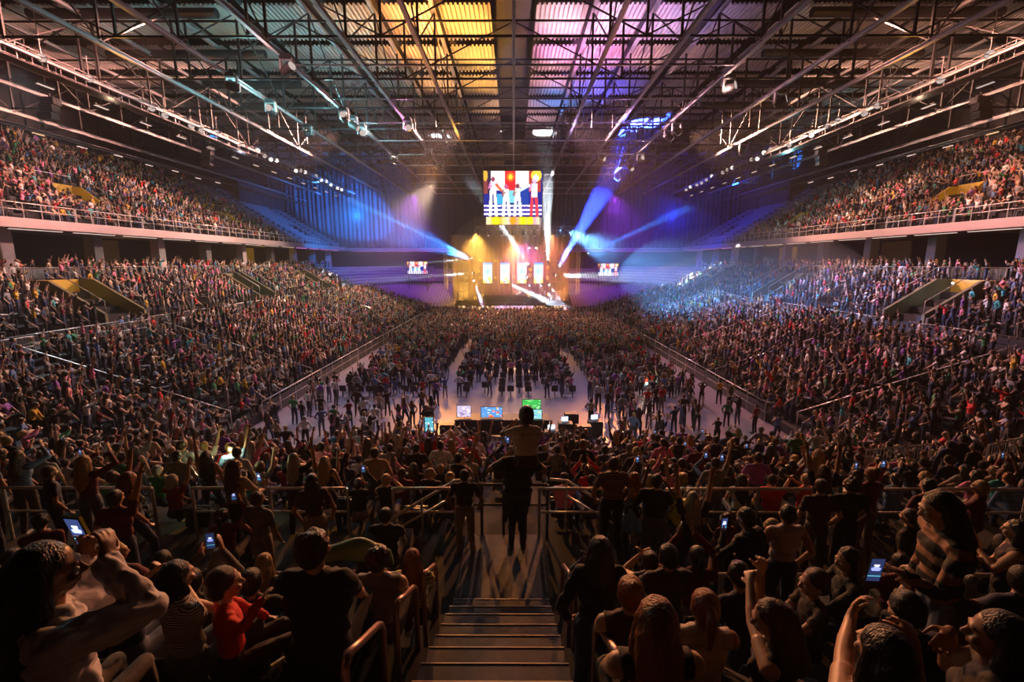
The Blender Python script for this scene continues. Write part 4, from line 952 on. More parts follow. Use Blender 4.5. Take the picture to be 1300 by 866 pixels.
# ------------------------------------------------------------------ rails, balustrades, vomitories
def rail_run(pts, z0, h, label, group, name='guard_rail', m=None, step=1.6, rails=(1.0, .55), r=.028, pickets=False):
    m = m or M['rail']; p0 = V((*pts[0], z0)); e = empty(name, tuple(p0), 0, label, 'railing', group)
    P = [V((*p, z0)) - p0 for p in pts]
    for i, q in enumerate(rails): MB().tube([p + V((0, 0, h * q)) for p in P], r if i == 0 else r * .8, 8).build('rail', m, e, True)
    L = sum((P[i+1] - P[i]).length for i in range(len(P) - 1)); n = max(1, int(round(L / step)))
    pm = MB().tube([(0, 0, 0), (0, 0, h)], r * .95, 8).mesh('post', m)
    def along(s):
        for i in range(len(P) - 1):
            l = (P[i+1] - P[i]).length
            if s <= l or i == len(P) - 2: return P[i].lerp(P[i+1], min(s / l, 1))
            s -= l
    for i in range(n + 1): inst('post', pm, e, tuple(along(L * i / n)))
    if pickets:
        k = MB().tube([(0, 0, .1), (0, 0, h * .98)], .01, 5).mesh('picket', m)
        for i in range(int(L / .13)): inst('picket', k, e, tuple(along(.065 + i * .13)))
    return e
# rail in front of the cross walkway, all round
for sx in (-1, 1):
    sd = side_of(sx); X = sx * (HX + 11.35)
    for i in range(7):
        y0 = 22 + i * 8.6
        rail_run([(X, y0), (X, y0 + 7.6)], AISLE_Z, 1.05, 'white guard rail along the walkway of the %s stand, %s from the near corner' % (sd, ordn(i + 1)), 'walkway rails on the ' + sd)
    for i in range(6):
        a0, a1 = .06 + i * .25, .27 + i * .25; d = 11.35
        pts = [(sx * (HX + d * math.sin(a)), Y0 - d * math.cos(a)) for a in (a0, (a0 + a1) / 2, a1)]
        rail_run(pts, AISLE_Z, 1.05, 'curved guard rail on the %s corner of the walkway, %s from the centre block' % (sd, ordn(i + 1)), 'corner walkway rails on the ' + sd, step=1.1)
    for i, (xa, xb) in enumerate(((.62, 2.1), (2.9, 5.6), (6.3, 8.9), (9.6, 13.8))):
        rail_run([(sx * xa + (-.17 if i == 0 else 0), 7.35), (sx * xb, 7.35)], AISLE_Z, .98, 'grey steel guard rail behind the lower block, %s %s of the landing' % (ordn(i + 1), sd), 'walkway rails in the centre', step=1.2)
    # rail in front of the first upper row
    for i, (xa, xb) in enumerate(((1.0, 4.2), (4.6, 7.4), (9.1, 13.2))):
        rail_run([(sx * xa, 5.12), (sx * xb, 5.12)], AISLE_Z, 1.0, 'low grey rail in front of the upper block, %s %s of the stairs' % (ordn(i + 1), sd), 'rails before the upper block', step=1.5, rails=(1.0,))
    # floor barrier along the side stands
    for i in range(6):
        y0 = 25 + i * 8.2
        e = rail_run([(sx * (HX - .12), y0), (sx * (HX - .12), y0 + 8)], 0.0, 1.15, 'long barrier between the floor and the %s stand, %s from the near end' % (sd, ordn(i + 1)), 'floor barriers on the ' + sd, 'floor_barrier', step=2.0, rails=(1.0, .5), r=.035)
        MB().box((0, 4.0, .5), (.03, 7.8, .9)).build('infill_panel', M['dsteel'], e)
    # handrails beside the radial aisles of the corners and sides
    for i in range(6):
        y = 22.6 + i * 9.7
        e = empty('hand_rail', (sx * (HX + .2), y, 0.5), 0, 'sloping handrail beside the %s aisle of the %s lower stand' % (ordn(i + 1), sd), 'railing', 'aisle handrails on the ' + sd)
        MB().tube([(0, 0, 0), (0, 0, .9), (sx * 10.6, 0, .9 + 3.5), (sx * 10.6, 0, 3.6)], .028, 8).build('rail', M['rail'], e, True)
        for q in range(1, 6): MB().tube([(sx * 1.8 * q, 0, .6 * q - .1), (sx * 1.8 * q, 0, .6 * q + .88)], .025, 6).build('post', M['rail'], e)
    # upper deck front rail
    for i in range(9):
        y0 = 24 + i * 6.6
        rail_run([(sx * 34.75, y0), (sx * 34.75, y0 + 6.5)], 12.1, 1.05, 'thin rail along the front of the %s upper deck, %s from the near end' % (sd, ordn(i + 1)), 'upper deck rails on the ' + sd, step=1.3, r=.035)
    # glass balustrade
    gm = MB().box((0, 0, 0), (.03, 1.42, .78)).mesh('glass_panel', M['glass']); pm = MB().box((0, 0, .45), (.05, .07, .95)).mesh('post', M['rail'])
    for i in range(12):
        y0 = 22 + i * 5.2
        e = empty('glass_balustrade', (sx * 34.6, y0, 7.7), 0, 'glass balustrade of the %s club level, %s section from the near end' % (sd, ordn(i + 1)), 'balustrade', 'glass balustrades on the ' + sd)
        MB().tube([(0, 0, .93), (0, 5.15, .93)], .03, 6).build('rail', M['rail'], e)
        for j in range(4): inst('post', pm, e, (0, .02 + j * 1.5 * .99, 0))
        for j in range(3): inst('glass_panel', gm, e, (0, .76 + j * 1.49, .48))
    # vomitories of the lower bowl and of the deck
    for i, (s_, a, b, y0, y1) in enumerate([v for v in VOM if v[0] == sx]):
        e = empty('stair_entrance', (sx * a, y0, AISLE_Z), 0, 'olive walled stair entrance cut into the %s stand above the walkway, %s from the viewer' % (sd, ordn(i + 1)), 'entrance', 'stair entrances on the ' + sd)
        L = b - a
        for yy, nm in ((0, 'side_wall'), (y1 - y0, 'side_wall')):
            mb = MB(); t = .12; pr = [(0, 0), (L, 0), (L, 3.6), (L - 1.2, 3.6), (0, 1.3)]
            vs = [(sx * x, yy + q, z) for q in (-t, t) for (x, z) in pr]; n = len(pr)
            mb.add(vs, [tuple(range(n)), tuple(range(n, 2*n))[::-1]] + [(j, (j+1) % n, n + (j+1) % n, n + j) for j in range(n)]); mb.build(nm, M['olive'], e)
            MB().tube([(0, yy, 1.3), (0, yy, 2.2), (sx * (L - 1.2), yy, 4.5), (sx * L, yy, 4.5), (sx * L, yy, 3.6)], .03, 6).build('hand_rail', M['rail'], e, True)
        MB().box((sx * L, (y1 - y0) / 2, 1.8), (.2, y1 - y0, 3.6)).build('back_wall', M['yellow'] if i == 0 else M['olive'], e)
        MB().box((sx * (L / 2), (y1 - y0) / 2, .03), (L, y1 - y0, .06)).build('walkway', M['concrete'], e)
    for i, yv in enumerate((40.5, 62.5)):
        x0 = UD0 + .85 * 3; e = empty('stair_entrance', (sx * x0, yv, UZ0 + .9), 0, 'yellow lit stair entrance in the %s upper deck, %s' % (sd, 'nearest the viewer' if i == 0 else 'farther away'), 'entrance', 'upper deck entrances')
        for yy in (0, 3.2):
            mb = MB(); t = .1; pr = [(0, 0), (3.4, .6), (3.4, 2.9), (2.6, 2.9), (0, .9)]; n = 5
            vs = [(sx * x, yy + q, z) for q in (-t, t) for (x, z) in pr]
            mb.add(vs, [tuple(range(n)), tuple(range(n, 2*n))[::-1]] + [(j, (j+1) % n, n + (j+1) % n, n + j) for j in range(n)]); mb.build('side_wall', M['yellow'], e)
        MB().box((sx * 3.4, 1.6, 1.6), (.15, 3.2, 2.8)).build('back_wall', M['yellow'], e)
        MB().tube([(sx * 3.4, 0, 2.9), (sx * 3.4, 0, 3.8), (sx * 3.4, 3.2, 3.8), (sx * 3.4, 3.2, 2.9)], .03, 6).build('hand_rail', M['rail'], e, True)
        MB().tube([(sx * .2, -1.2, .2), (sx * .2, -.2, 1.3), (sx * .2, 3.4, 1.3), (sx * .2, 4.6, .2)], .03, 6).build('hand_rail', M['rail'], e, True)
        for q in (-.2, 1, 2.2, 3.4): MB().tube([(sx * .2, q, 0), (sx * .2, q, 1.3)], .025, 6).build('post', M['rail'], e)
        point((sx * (x0 + 1.6), yv + 1.6, UZ0 + 3.2), (1, .62, .06), 22 if i == 0 else 14, .15)
    point((sx * 31.8, 33.2, AISLE_Z + 2.6), (1, .66, .08) if sx < 0 else (.4, .6, 1), 14, .15)

# handrails of the stairs in front of the camera
def stair_rail(sx, k, F0_, zz, label):
    """bent bronze rail: two posts and a sloping top bar running down the stairs"""
    X = -.95 if sx < 0 else .60
    e = empty('hand_rail', (X, F0_, zz), 0, label, 'railing', 'bronze handrails of the stairs'); r = .026
    h = 1.05; L = .56; s = -.30
    pts = [(0, -.10, -.1 + .05)] + [(0, -.10, h - .12), (0, -.085, h - .05), (0, -.04, h - .0)] + [(0, L * .25, h - .03 + s * .25), (0, L * .9, h - .03 + s * .9), (0, L, h - .05 + s), (0, L + .035, h - .12 + s), (0, L + .04, -.53)]
    MB().tube(pts, r, 12).build('rail', M['brail'], e, True)
    MB().lathe((0, -.10, .0), [(.055, 0), (.055, .015)], 12).build('base_plate', M['brail'], e); MB().lathe((0, L + .04, -.53), [(.055, 0), (.055, .015)], 12).build('base_plate', M['brail'], e)
    return e
for sx in (-1, 1):
    for k in range(5):
        F0_ = 5.0 - 1.05 * k - .60; zz = AISLE_Z + .53 * (k + 1)
        stair_rail(sx, k, F0_, zz, 'bent bronze handrail on the %s of the stairs, %s' % (side_of(sx), 'at the bottom by the landing' if k == 0 else '%s up from the landing' % ordn(k + 1)))
# guard at the end of the landing and the stairs dropping beyond
e = rail_run([(-.95, 7.45), (.6, 7.45)], AISLE_Z, 1.0, 'dark steel guard at the far edge of the landing, under the man and child', None, 'landing_guard', M['dsteel'], .38, (1.0, .62))
for sx, X in ((-1, -1.05), (1, .95)):
    e = empty('hand_rail', (X, 7.3, AISLE_Z), 0, 'golden handrail falling away from the landing into the lower block on the ' + side_of(sx), 'railing')
    MB().tube([(sx * 1.15, -.35, .25), (sx * 1.1, -.3, .55), (0, .3, 1.0), (-sx * .3, .32, 1.02)], .028, 10).build('rail', M['rail'], e, True)
    MB().tube([(sx * 1.15, -.35, .05), (sx * 1.1, -.3, .30), (0, .3, .72)], .022, 10).build('rail', M['rail'], e, True)
    for (x, z) in ((0, 1.0), (sx * .55, .78), (sx * 1.1, .55)): MB().tube([(x, .3 - abs(x) * .5, 0), (x, .3 - abs(x) * .5, z)], .022, 8).build('post', M['rail'], e)
# bicycle-rack style barriers with pickets seen in the corners
for i, (x, y, z, a, lab) in enumerate(((10.5, 13.0, 2.3, .2, 'right of the centre block'), (13.2, 12.0, 2.9, .35, 'farther right of the centre block'), (17.2, 11.2, 3.2, .6, 'in the right corner'), (-25.2, 20.5, AISLE_Z, 1.4, 'in the left corner'), (-24.6, 27.5, AISLE_Z, 1.5, 'beside the left stair entrance'))):
    rail_run([(x, y), (x + 2.6 * math.cos(a), y + 2.6 * math.sin(a))], z, 1.1, 'white picket crowd barrier ' + lab, 'picket barriers', 'crowd_barrier', pickets=True, step=1.3)

# ------------------------------------------------------------------ mixing desk on the floor
def monitor(x, y, z, w_, h_, pic, lab, yaw=0, stand=True):
    r = empty('monitor', (x, y, z), yaw, lab, 'monitor', 'monitors at the mixing desk')
    MB().box((0, .03, 0), (w_ + .05, .05, h_ + .05)).build('housing', M['black'], r, bevel=.006); inst('screen_image', pic.mesh('screen_image', w_, h_, LED), r, (0, -.005, 0))
    if stand: MB().box((0, .06, -h_ / 2 - .1), (.05, .04, .22)).box((0, .06, -h_ / 2 - .2), (.25, .18, .02)).build('stand', M['black'], r)
    return r
dk = empty('mixing_desk', (-.6, 23.2, 0), 0, 'long black mixing desk on the arena floor behind the crowd', 'desk')
MB().box((0, 0, .86), (5.0, 1.1, .08)).build('desk_top', M['black'], dk, bevel=.02)
for x in (-2.3, -.8, .8, 2.3): MB().box((x, 0, .41), (.08, 1.0, .82)).build('leg', M['black'], dk)
MB().box((0, -.45, .45), (4.9, .04, .8)).build('front_panel', M['black'], dk)
def ui(seed, base, cols, w=30, h=18):
    q = Pic(w, h, base); r_ = random.Random(seed)
    for _ in range(26): x, y = r_.random(), r_.random(); q.rect(x, y, x + r_.uniform(.03, .25), y + r_.uniform(.04, .14), cols[r_.randrange(len(cols))])
    return q
monitor(-2.6, 22.9, 1.30, .72, .62, ui(1, (.55, .45, .65), [(.9, .8, .95), (.2, .15, .3), (.9, .6, .8)]), 'monitor showing a pale pink table at the left of the mixing desk')
monitor(-1.15, 22.9, 1.25, 1.1, .55, ui(2, (.1, .3, .7), [(.6, .85, 1), (1, .5, .05), (.1, .5, 1), (.9, .1, .1)]), 'wide monitor showing blue and orange controls at the mixing desk')
monitor(.95, 23.0, 1.65, .95, .50, ui(3, (.05, .45, .08), [(.2, .9, .2), (.05, .2, .08), (.5, 1, .5)]), 'green monitor on the upper shelf at the right of the mixing desk')
monitor(.98, 22.9, 1.12, 1.0, .55, ui(4, (.25, .6, .65), [(.1, .3, .9), (.9, 1, .9), (.8, .85, .1), (.2, .9, .8)]), 'monitor showing teal and yellow windows below the green one')
monitor(-4.2, 21.6, 1.05, .42, .72, ui(5, (.1, .4, .5), [(.7, 1, 1), (.05, .15, .2)]), 'small upright monitor with teal windows left of the desk'); MB().box((-4.2, 21.7, .31), (.4, .4, .62)).build('flight_case', M['black']); tag(bpy.context.scene.collection.objects[-1], 'black flight case under the small teal monitor', 'case', 'flight cases')
for i, (x, y) in enumerate(((2.7, 22.6), (3.6, 22.2), (4.3, 22.9), (-3.4, 22.4), (3.2, 24.1), (1.9, 21.4))):
    o = MB().box((0, 0, .38), (.75, .55, .76)).box((0, 0, .78), (.72, .5, .05)).build('flight_case', M['black'], loc=(x, y, 0), bevel=.015); tag(o, 'black flight case by the mixing desk, ' + ['right of it', 'second to the right', 'far right', 'left of it', 'behind it on the right', 'in front of it on the right'][i], 'case', 'flight cases')
    if i in (0, 2, 5):
        r = empty('laptop', (x, y, .82), .2, 'lit laptop on the flight case ' + ['right of the mixing desk', '', 'far right of the mixing desk', '', '', 'in front of the mixing desk'][i], 'laptop', 'laptops')
        MB().box((0, 0, .01), (.36, .25, .02)).build('keyboard', M['dsteel'], r); inst('screen_image', ui(9 + i, (.6, .75, .95), [(1, 1, 1), (.2, .4, .9)]).mesh('screen_image', .36, .24, LED2), r, (0, .13, .13)); MB().box((0, .145, .13), (.37, .015, .25)).build('lid', M['black'], r)
# ------------------------------------------------------------------ smartphones
pb = MB().box((0, 0, 0), (.076, .009, .158)).mesh('body', M['black'])
phone_pic = Pic(14, 28, (.02, .03, .09)); phone_pic.ell(.5, .45, .35, .1, (.35, .4, 1)).ell(.5, .3, .25, .05, (.9, .95, 1)).rect(0, .75, 1, .8, (.1, .5, .6))
phone_scr = phone_pic.mesh('screen', .068, .148, LED3)
torch = MB().lathe((.022, .0055, .062), [(.007, 0), (.007, .002)], 8, 0).mesh('torch', emit('phone_torch', (.95, 1, .62), 900))
def phone(p, yaw, label, tilt=0.0, scr=None, lit=False, group='phones held up'):
    r = empty('smartphone', tuple(p), 0, label, 'phone', group); r.rotation_euler = (tilt, 0, yaw)
    inst('body', pb, r); inst('screen', scr or phone_scr, r, (0, -.0052, 0))
    if lit: inst('torch', torch, r)
    return r
# ------------------------------------------------------------------ audience as individuals (largest in view) and as one mass
HERO_SPOTS = []
def build_crowd():
    ok = []
    for p in places:
        if not inview((p[0], p[1], p[2] + 1.2)): continue
        if any(math.hypot(p[0] - h[0], p[1] - h[1]) < h[2] for h in HERO_SPOTS if abs(h[3] - p[2]) < 1.2): continue
        if p[5] == 'upper' and abs(p[0] + .17) < .95 and p[1] < 19: continue
        if p[1] < 5 and math.hypot(p[0], p[1]) < 1.45: continue
        if p[1] < 1.9 and abs(p[0]) < 1.9: continue
        ok.append(p)
    ok.sort(key=lambda p: math.hypot(p[0], p[1]))
    N1 = 300 - len(HERO_SPOTS)
    near, far = ok[:N1], ok[N1:]
    PHN = {2, 10}; seen = {}
    for i, (x, y, z, yw, stn, block, row, n, sx) in enumerate(near):
        v = rc.choice(STAND if stn else SIT)
        if block == 'upper' and y < 4.5 and abs(x) < 6 and v in (1, 3, 7, 12): v = 9
        tn, tc, _ = rc.choices(TOPS, TW)[0]; hn, hc, _ = rc.choices(HAIRS, HW)[0]
        if y < 7.2: tn, tc = rc.choice([('black', (.018, .018, .02)), ('navy', (.02, .03, .08)), ('grey', (.16, .16, .17)), ('maroon', (.14, .02, .03))])
        s = rc.uniform(.93, 1.05)
        if stn and rc.random() < .05: v = 15; s = .72
        kind = VAR[v]
        if block in ('upper', 'lower'): where = '%s %s row' % (ordn(row), block); pos = '%s place %s of stairs' % (ordn(n), side_of(sx))
        elif block == 'steps': where = 'on the aisle steps'; pos = 'beside the %s row' % ordn(row)
        else:
            where = {'walk': 'on walkway', 'open': 'on the open floor', 'floor': 'in the floor seats'}[block]
            pos = '%d steps %s of centre' % (round(abs(x) / .33), side_of(x)) + (', %d m off' % round(y) if block != 'walk' else '')
        key = (stn, where, pos) if block in ('walk', 'open', 'floor') else (tn, stn, where, pos); seen[key] = seen.get(key, 0) + 1
        if seen[key] > 1: pos += ', ' + ordn(seen[key]) + ' there'
        o = inst('person', bodies[v], None, (x, y, z), (0, 0, yw), (s, s, s)); o.color = (*tc, 1)
        tag(o, '%s in %s top%s, %s, %s' % ('child' if v == 15 else {'standing': 'person standing', 'sitting': 'person sitting'}[kind[0]], tn, ', ' + kind[3].replace('hair in a bun', 'bun').replace('a ponytail', 'ponytail') if block == 'walk' else '', where, pos), 'person', 'people in the ' + {'upper': 'nearest block', 'lower': 'lower block', 'open': 'middle of the floor', 'floor': 'floor seats', 'walk': 'walkway', 'steps': 'aisle', 'deck': 'deck', 'club': 'club'}[block])
        h = inst('hair', hairs[v], o); h.color = (*hc, 1)
        if v in PHN and rc.random() < .45:
            lz = (1.66 if v == 2 else 1.27) * s; q = V((0, .40 * s, lz)); q.rotate(Matrix.Rotation(yw, 3, 'Z').to_quaternion())
            phone(V((x, y, z)) + q, yw, 'phone held by %s top, %s, %s' % (tn, where, pos))
    mass = far
    def mass_object(name, label, pts, coll, idx, rots, scl, cols, cat):
        me = bpy.data.meshes.new(name); me.from_pydata([p for p in pts], [], [])
        def addf(nm, ty, dom, arr, prop='value'):
            a = me.attributes.new(nm, ty, dom); a.data.foreach_set(prop, np.array(arr, dtype=(np.int32 if ty == 'INT' else np.float32)).ravel())
        addf('which', 'INT', 'POINT', idx); addf('turn', 'FLOAT_VECTOR', 'POINT', rots, 'vector'); addf('size', 'FLOAT', 'POINT', scl)
        for k, arr in cols.items(): addf(k, 'FLOAT_COLOR', 'POINT', arr, 'color')
        o = bpy.data.objects.new(name, me); COL.objects.link(o)
        ng = bpy.data.node_groups.new(name, 'GeometryNodeTree'); ng.interface.new_socket('Geometry', in_out='INPUT', socket_type='NodeSocketGeometry'); ng.interface.new_socket('Geometry', in_out='OUTPUT', socket_type='NodeSocketGeometry')
        N = ng.nodes.new; gi, go = N('NodeGroupInput'), N('NodeGroupOutput'); iop = N('GeometryNodeInstanceOnPoints'); ci = N('GeometryNodeCollectionInfo')
        ci.inputs['Collection'].default_value = coll; ci.inputs['Separate Children'].default_value = True; ci.inputs['Reset Children'].default_value = True
        iop.inputs['Pick Instance'].default_value = True
        def na(nm, ty): a = N('GeometryNodeInputNamedAttribute'); a.data_type = ty; a.inputs['Name'].default_value = nm; return a.outputs['Attribute']
        L = ng.links.new; m2p = N('GeometryNodeMeshToPoints'); L(gi.outputs[0], m2p.inputs['Mesh']); L(m2p.outputs[0], iop.inputs['Points']); L(ci.outputs[0], iop.inputs['Instance'])
        L(na('which', 'INT'), iop.inputs['Instance Index']); e2r = N('FunctionNodeEulerToRotation'); L(na('turn', 'FLOAT_VECTOR'), e2r.inputs[0]); L(e2r.outputs[0], iop.inputs['Rotation']); L(na('size', 'FLOAT'), iop.inputs['Scale'])
        L(iop.outputs[0], go.inputs[0]); md = o.modifiers.new('scatter', 'NODES'); md.node_group = ng
        o['kind'] = 'stuff'; o['label'] = label; o['category'] = cat; return o
    idx, rots, scl, c1, c2, c3, pts = [], [], [], [], [], [], []
    for (x, y, z, yw, stn, block, row, n, sx) in mass:
        idx.append(rc.choice(STAND if stn else SIT)); rots.append((0, 0, yw)); scl.append(rc.uniform(.9, 1.06)); pts.append((x, y, z))
        t = rc.choices(TOPS, TW)[0][1]; j = rc.uniform(.8, 1.2); c1.append((*[min(1, q * j) for q in t], 1)); c2.append((*rc.choices(HAIRS, HW)[0][1], 1)); c3.append((*rc.choice(SKINS), 1))
    mass_object('crowd', 'dense mass of spectators filling the stands and the far floor', pts, crowd_src, idx, rots, scl, dict(top=c1, hair=c2, skin=c3), 'crowd')
    # seats
    nseat = [e for e in empties if inview((e[0], e[1], e[2] + .5))]
    nb = sorted([e for e in nseat if e[1] < 12 and e[8] in ('upper', 'lower')], key=lambda e: math.hypot(e[0], e[1]))[:110]
    done = set(id(e) for e in nb)
    occ_ = [(p[0], p[1], p[2], 0, 0, p[6], p[7], p[8], p[5]) for p in near if p[5] == 'upper' and not p[4]]
    for e in nb + occ_:
        if abs(e[0] + .17) < .95: continue
        r = empty('stadium_seat', e[:3], e[3], '%s black stadium seat, %s %s row, %s place %s of the stairs' % ('empty' if e in nb else 'occupied', ordn(e[5]), e[8], ordn(e[6]), side_of(e[7])), 'seat', 'empty stadium seats' if e in nb else 'occupied stadium seats')
        inst('backrest', seat_back, r, (0, -.12, 0)); inst('bracket', seat_leg, r, (0, -.12, 0)); inst('seat_pan', seat_pan if e in nb else pan_down, r, (0, -.12, 0) if e in nb else (0, -.05, 0))
    rest = [e for e in nseat if id(e) not in done]
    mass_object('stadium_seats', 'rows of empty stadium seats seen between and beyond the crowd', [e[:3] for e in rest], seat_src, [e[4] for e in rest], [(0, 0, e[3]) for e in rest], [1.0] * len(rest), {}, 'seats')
    print('PEOPLE near', len(near), 'mass', len(mass), 'seats', len(rest), 'tris')
# ------------------------------------------------------------------ the people one can tell apart in the foreground
def stripes(name, ca, cb, freq, axis=2):
    m = bpy.data.materials.new(name); m.use_nodes = True; nt = m.node_tree; b = nt.nodes['Principled BSDF']; b.inputs['Roughness'].default_value = .8
    tc = nt.nodes.new('ShaderNodeTexCoord'); wv = nt.nodes.new('ShaderNodeTexWave'); wv.bands_direction = 'XYZ'[axis]; wv.inputs['Scale'].default_value = freq; wv.inputs['Distortion'].default_value = .6; wv.inputs['Detail Scale'].default_value = 1
    r = nt.nodes.new('ShaderNodeValToRGB'); r.color_ramp.interpolation = 'CONSTANT'; r.color_ramp.elements[0].color = (*ca, 1); r.color_ramp.elements[1].position = .62; r.color_ramp.elements[1].color = (*cb, 1)
    nt.links.new(tc.outputs['Object'], wv.inputs[0]); nt.links.new(wv.outputs['Fac'], r.inputs[0]); nt.links.new(r.outputs[0], b.inputs['Base Color']); return m
HS = {'black': (.012, .009, .008), 'brown': (.06, .028, .014), 'auburn': (.30, .09, .025), 'blond': (.45, .28, .10), 'grey': (.3, .28, .27)}
def floor_of(row): return {'walk': AISLE_Z}.get(row, AISLE_Z + .53 * int(row[1]) if row[0] == 'u' else 0)
def hero(label, px, py, row, top, hair, hcol, yaw=0, seated=True, s=1.0, vox=.0095, tgt=20000, group=None, F=None, lpx=None, rpx=None, h=None, mats=None, hvox=.010, disp=(.009, .09), spot_r=.42, **kw):
    """head centre at pixel (px, py), feet on the tread of the given row; lpx / rpx: wrist targets as (px, py, distance ahead)"""
    z = floor_of(row); hh = h or ((1.19 if seated else 1.60) * s)
    p = at_z(px, py, z + hh) if F is None else V((at_y(px, py, F).x, F, 0))
    root = V((p.x, p.y, z)); Rz = Matrix.Rotation(-yaw, 3, 'Z')
    loc = lambda q: (Rz @ (at_y(q[0], q[1], q[2]) - root)) / s
    if lpx: kw['la'] = loc(lpx)
    if rpx: kw['ra'] = loc(rpx)
    f = make_fig(seated=seated, hair=hair, detail=2, **kw)
    me = body_mesh(f, vox, tgt, 'person', mats, 1, disp); o = inst('person', me, None, tuple(root), (0, 0, yaw), (s, s, s)); o.color = (*top, 1)
    tag(o, label, 'person', group)
    hm = hair_mesh(f, hvox, 9000, disp=(.012, .03) if hair in ('long', 'wavy', 'curly') else (.006, .02))
    if hm: q = inst('hair', hm, o); q.color = (*HS[hcol], 1)
    HERO_SPOTS.append((root.x, root.y, spot_r, root.z))
    M4 = o.matrix_basis.copy(); wl = Matrix.LocRotScale(root, Matrix.Rotation(yaw, 3, 'Z').to_quaternion(), V((s, s, s)))
    f.world = lambda q: wl @ V(q); f.obj = o; f.s = s; return f
def eyes(f):
    for sx in (-1, 1):
        c = f.H(sx * .031, .083, .088); mb = MB(); mb.lathe(tuple(c), [(.002, -.0125), (.0085, -.009), (.0125, 0), (.0085, .009), (.002, .0125)], 10, 0, f.HR @ Matrix.Rotation(-math.pi/2, 3, 'X'))
        q = c + f.HR @ V((0, .0105 * f.hs, 0)); mb.lathe(tuple(q), [(.0055, -.001), (.0055, .0025)], 10, 1, f.HR @ Matrix.Rotation(-math.pi/2, 3, 'X'))
        mb.build('eye', [EYEW, M['black']], f.obj, True)
EYEW = mat('eye_white', (.8, .76, .72), .2)
PAT = {'jacket': dict(top=stripes('banded_jacket', (.02, .018, .02), (.30, .15, .09), 2.6)), 'striped': dict(top=stripes('striped_cloth', (.62, .55, .52), (.04, .03, .04), 22)), 'stripe2': dict(top=stripes('striped_knit', (.62, .52, .22), (.03, .04, .03), 9)), 'stripe3': dict(top=stripes('striped_jersey', (.015, .015, .018), (.45, .22, .18), 10))}
K = dict(black=(.018, .018, .02), dark=(.03, .03, .033), grey=(.16, .16, .17), tank=(.62, .50, .46), red=(.80, .03, .02), tan=(.55, .40, .30), blue=(.05, .25, .62), white=(.75, .68, .64))
front = dict(palm=(0, 1, 0))
# bottom left: woman filming with a phone
f = hero('woman in pale long-sleeved top filming with a raised phone at lower left', 50, 722, 'u4', (.74, .68, .76), 'long', 'black', yaw=-.75, seated=False, vox=.0075, tgt=50000, female=True, sleeve='long', head=(-.1, .05, 0),
         lpx=(104, 712, 1.80), rpx=(134, 716, 1.66), lpole=(-.2, .3, -1), rpole=(1, .2, -1), lh=dict(dir=(.1, .25, 1), palm=(.7, -.5, 0), curl=.55), rh=dict(dir=(-.45, .2, 1), palm=(-.7, -.5, 0), curl=.55), armr=1.3, disp=(.022, .075))
eyes(f); phone(at_y(98, 676, 1.80), -.12, 'phone with a yellow-green case filming the stage at lower left', .25, phone_pic.mesh('screen', .068, .148, LED2))
MB().box((0, .004, 0), (.084, .012, .166)).build('case', mat('lime_case', (.5, .55, .1), .4), bpy.data.objects[[o.name for o in bpy.data.objects if o.name.startswith('smartphone')][-1]])
# big man seen from behind
hero('broad man in black shirt with short curly hair seen from behind, left block', 398, 692, 'u3', K['black'], 'curly', 'brown', s=1.16, fat=1.18, head=(-.25, 0, 0), spot_r=.5, disp=(.01, .08))
f = hero('child in bright red top turned towards the big man', 283, 742, 'u3', K['red'], 'short', 'brown', yaw=-.9, s=.86, sleeve='long', rpx=(330, 765, 2.75), child=True); 
f = hero('woman in striped shirt with chin on hand beside the child in red', 222, 728, 'u3', (.3, .2, .2), 'bob', 'black', yaw=-.5, female=True, mats=PAT['striped'], rpx=(236, 748, 3.0), rpole=(.6, .2, -1), disp=(.008, .08))
hero('person in grey tank top with black shoulder strap behind the handrails', 480, 716, 'u2', (.30, .28, .29), 'curly', 'brown', sleeve='none', F=3.62, s=1.05, h=1.1)
f = hero('girl with brown hair and striped top near the second handrail', 523, 699, 'u1', (.4, .3, .1), 'long', 'auburn', F=4.45, female=True, mats=PAT['stripe2'], h=1.1, spot_r=.35)
# father and child on the landing
fx = at_y(656, 600, 6.85)
man = hero('man in black seen from behind with a child on his shoulders', 657, 566, 'walk', (.020, .022, .028), 'bald', 'black', seated=False, F=7.1, s=1.15, fat=1.42, legs='stand', feet_gap=.085, armr=1.35, la=(-.20, .16, 1.36), ra=(.20, .16, 1.36), lpole=(-1, -.1, -.75), rpole=(1, -.1, -.75), spot_r=.75, disp=(.016, .1))
kid = make_fig(seated=True, child=True, fat=1.15, hair='short', sleeve='short', la=(-.20, .16, .98), lpole=(-1, 0, -.6), detail=2, head=(.1, -.05, 0), ra=(.12, .22, .62)); ms = 1.12
kx = at_y(668, 528, 7.04); kr = V((kx.x, 7.04, 0)); kz = kx.z - (.50 + .56 + .09 * 1.28) * ms
ko = inst('person', body_mesh(kid, .009, 14000, 'person', None, 1), None, (kr.x, kr.y, kz), (0, 0, .05), (ms, ms, ms)); ko.color = (.80, .66, .60, 1); kh = inst('hair', hair_mesh(kid, .010, 4000), ko); kh.color = (*HS['black'], 1)
tag(ko, 'child in grey T-shirt sitting on the shoulders of the man in black', 'person')
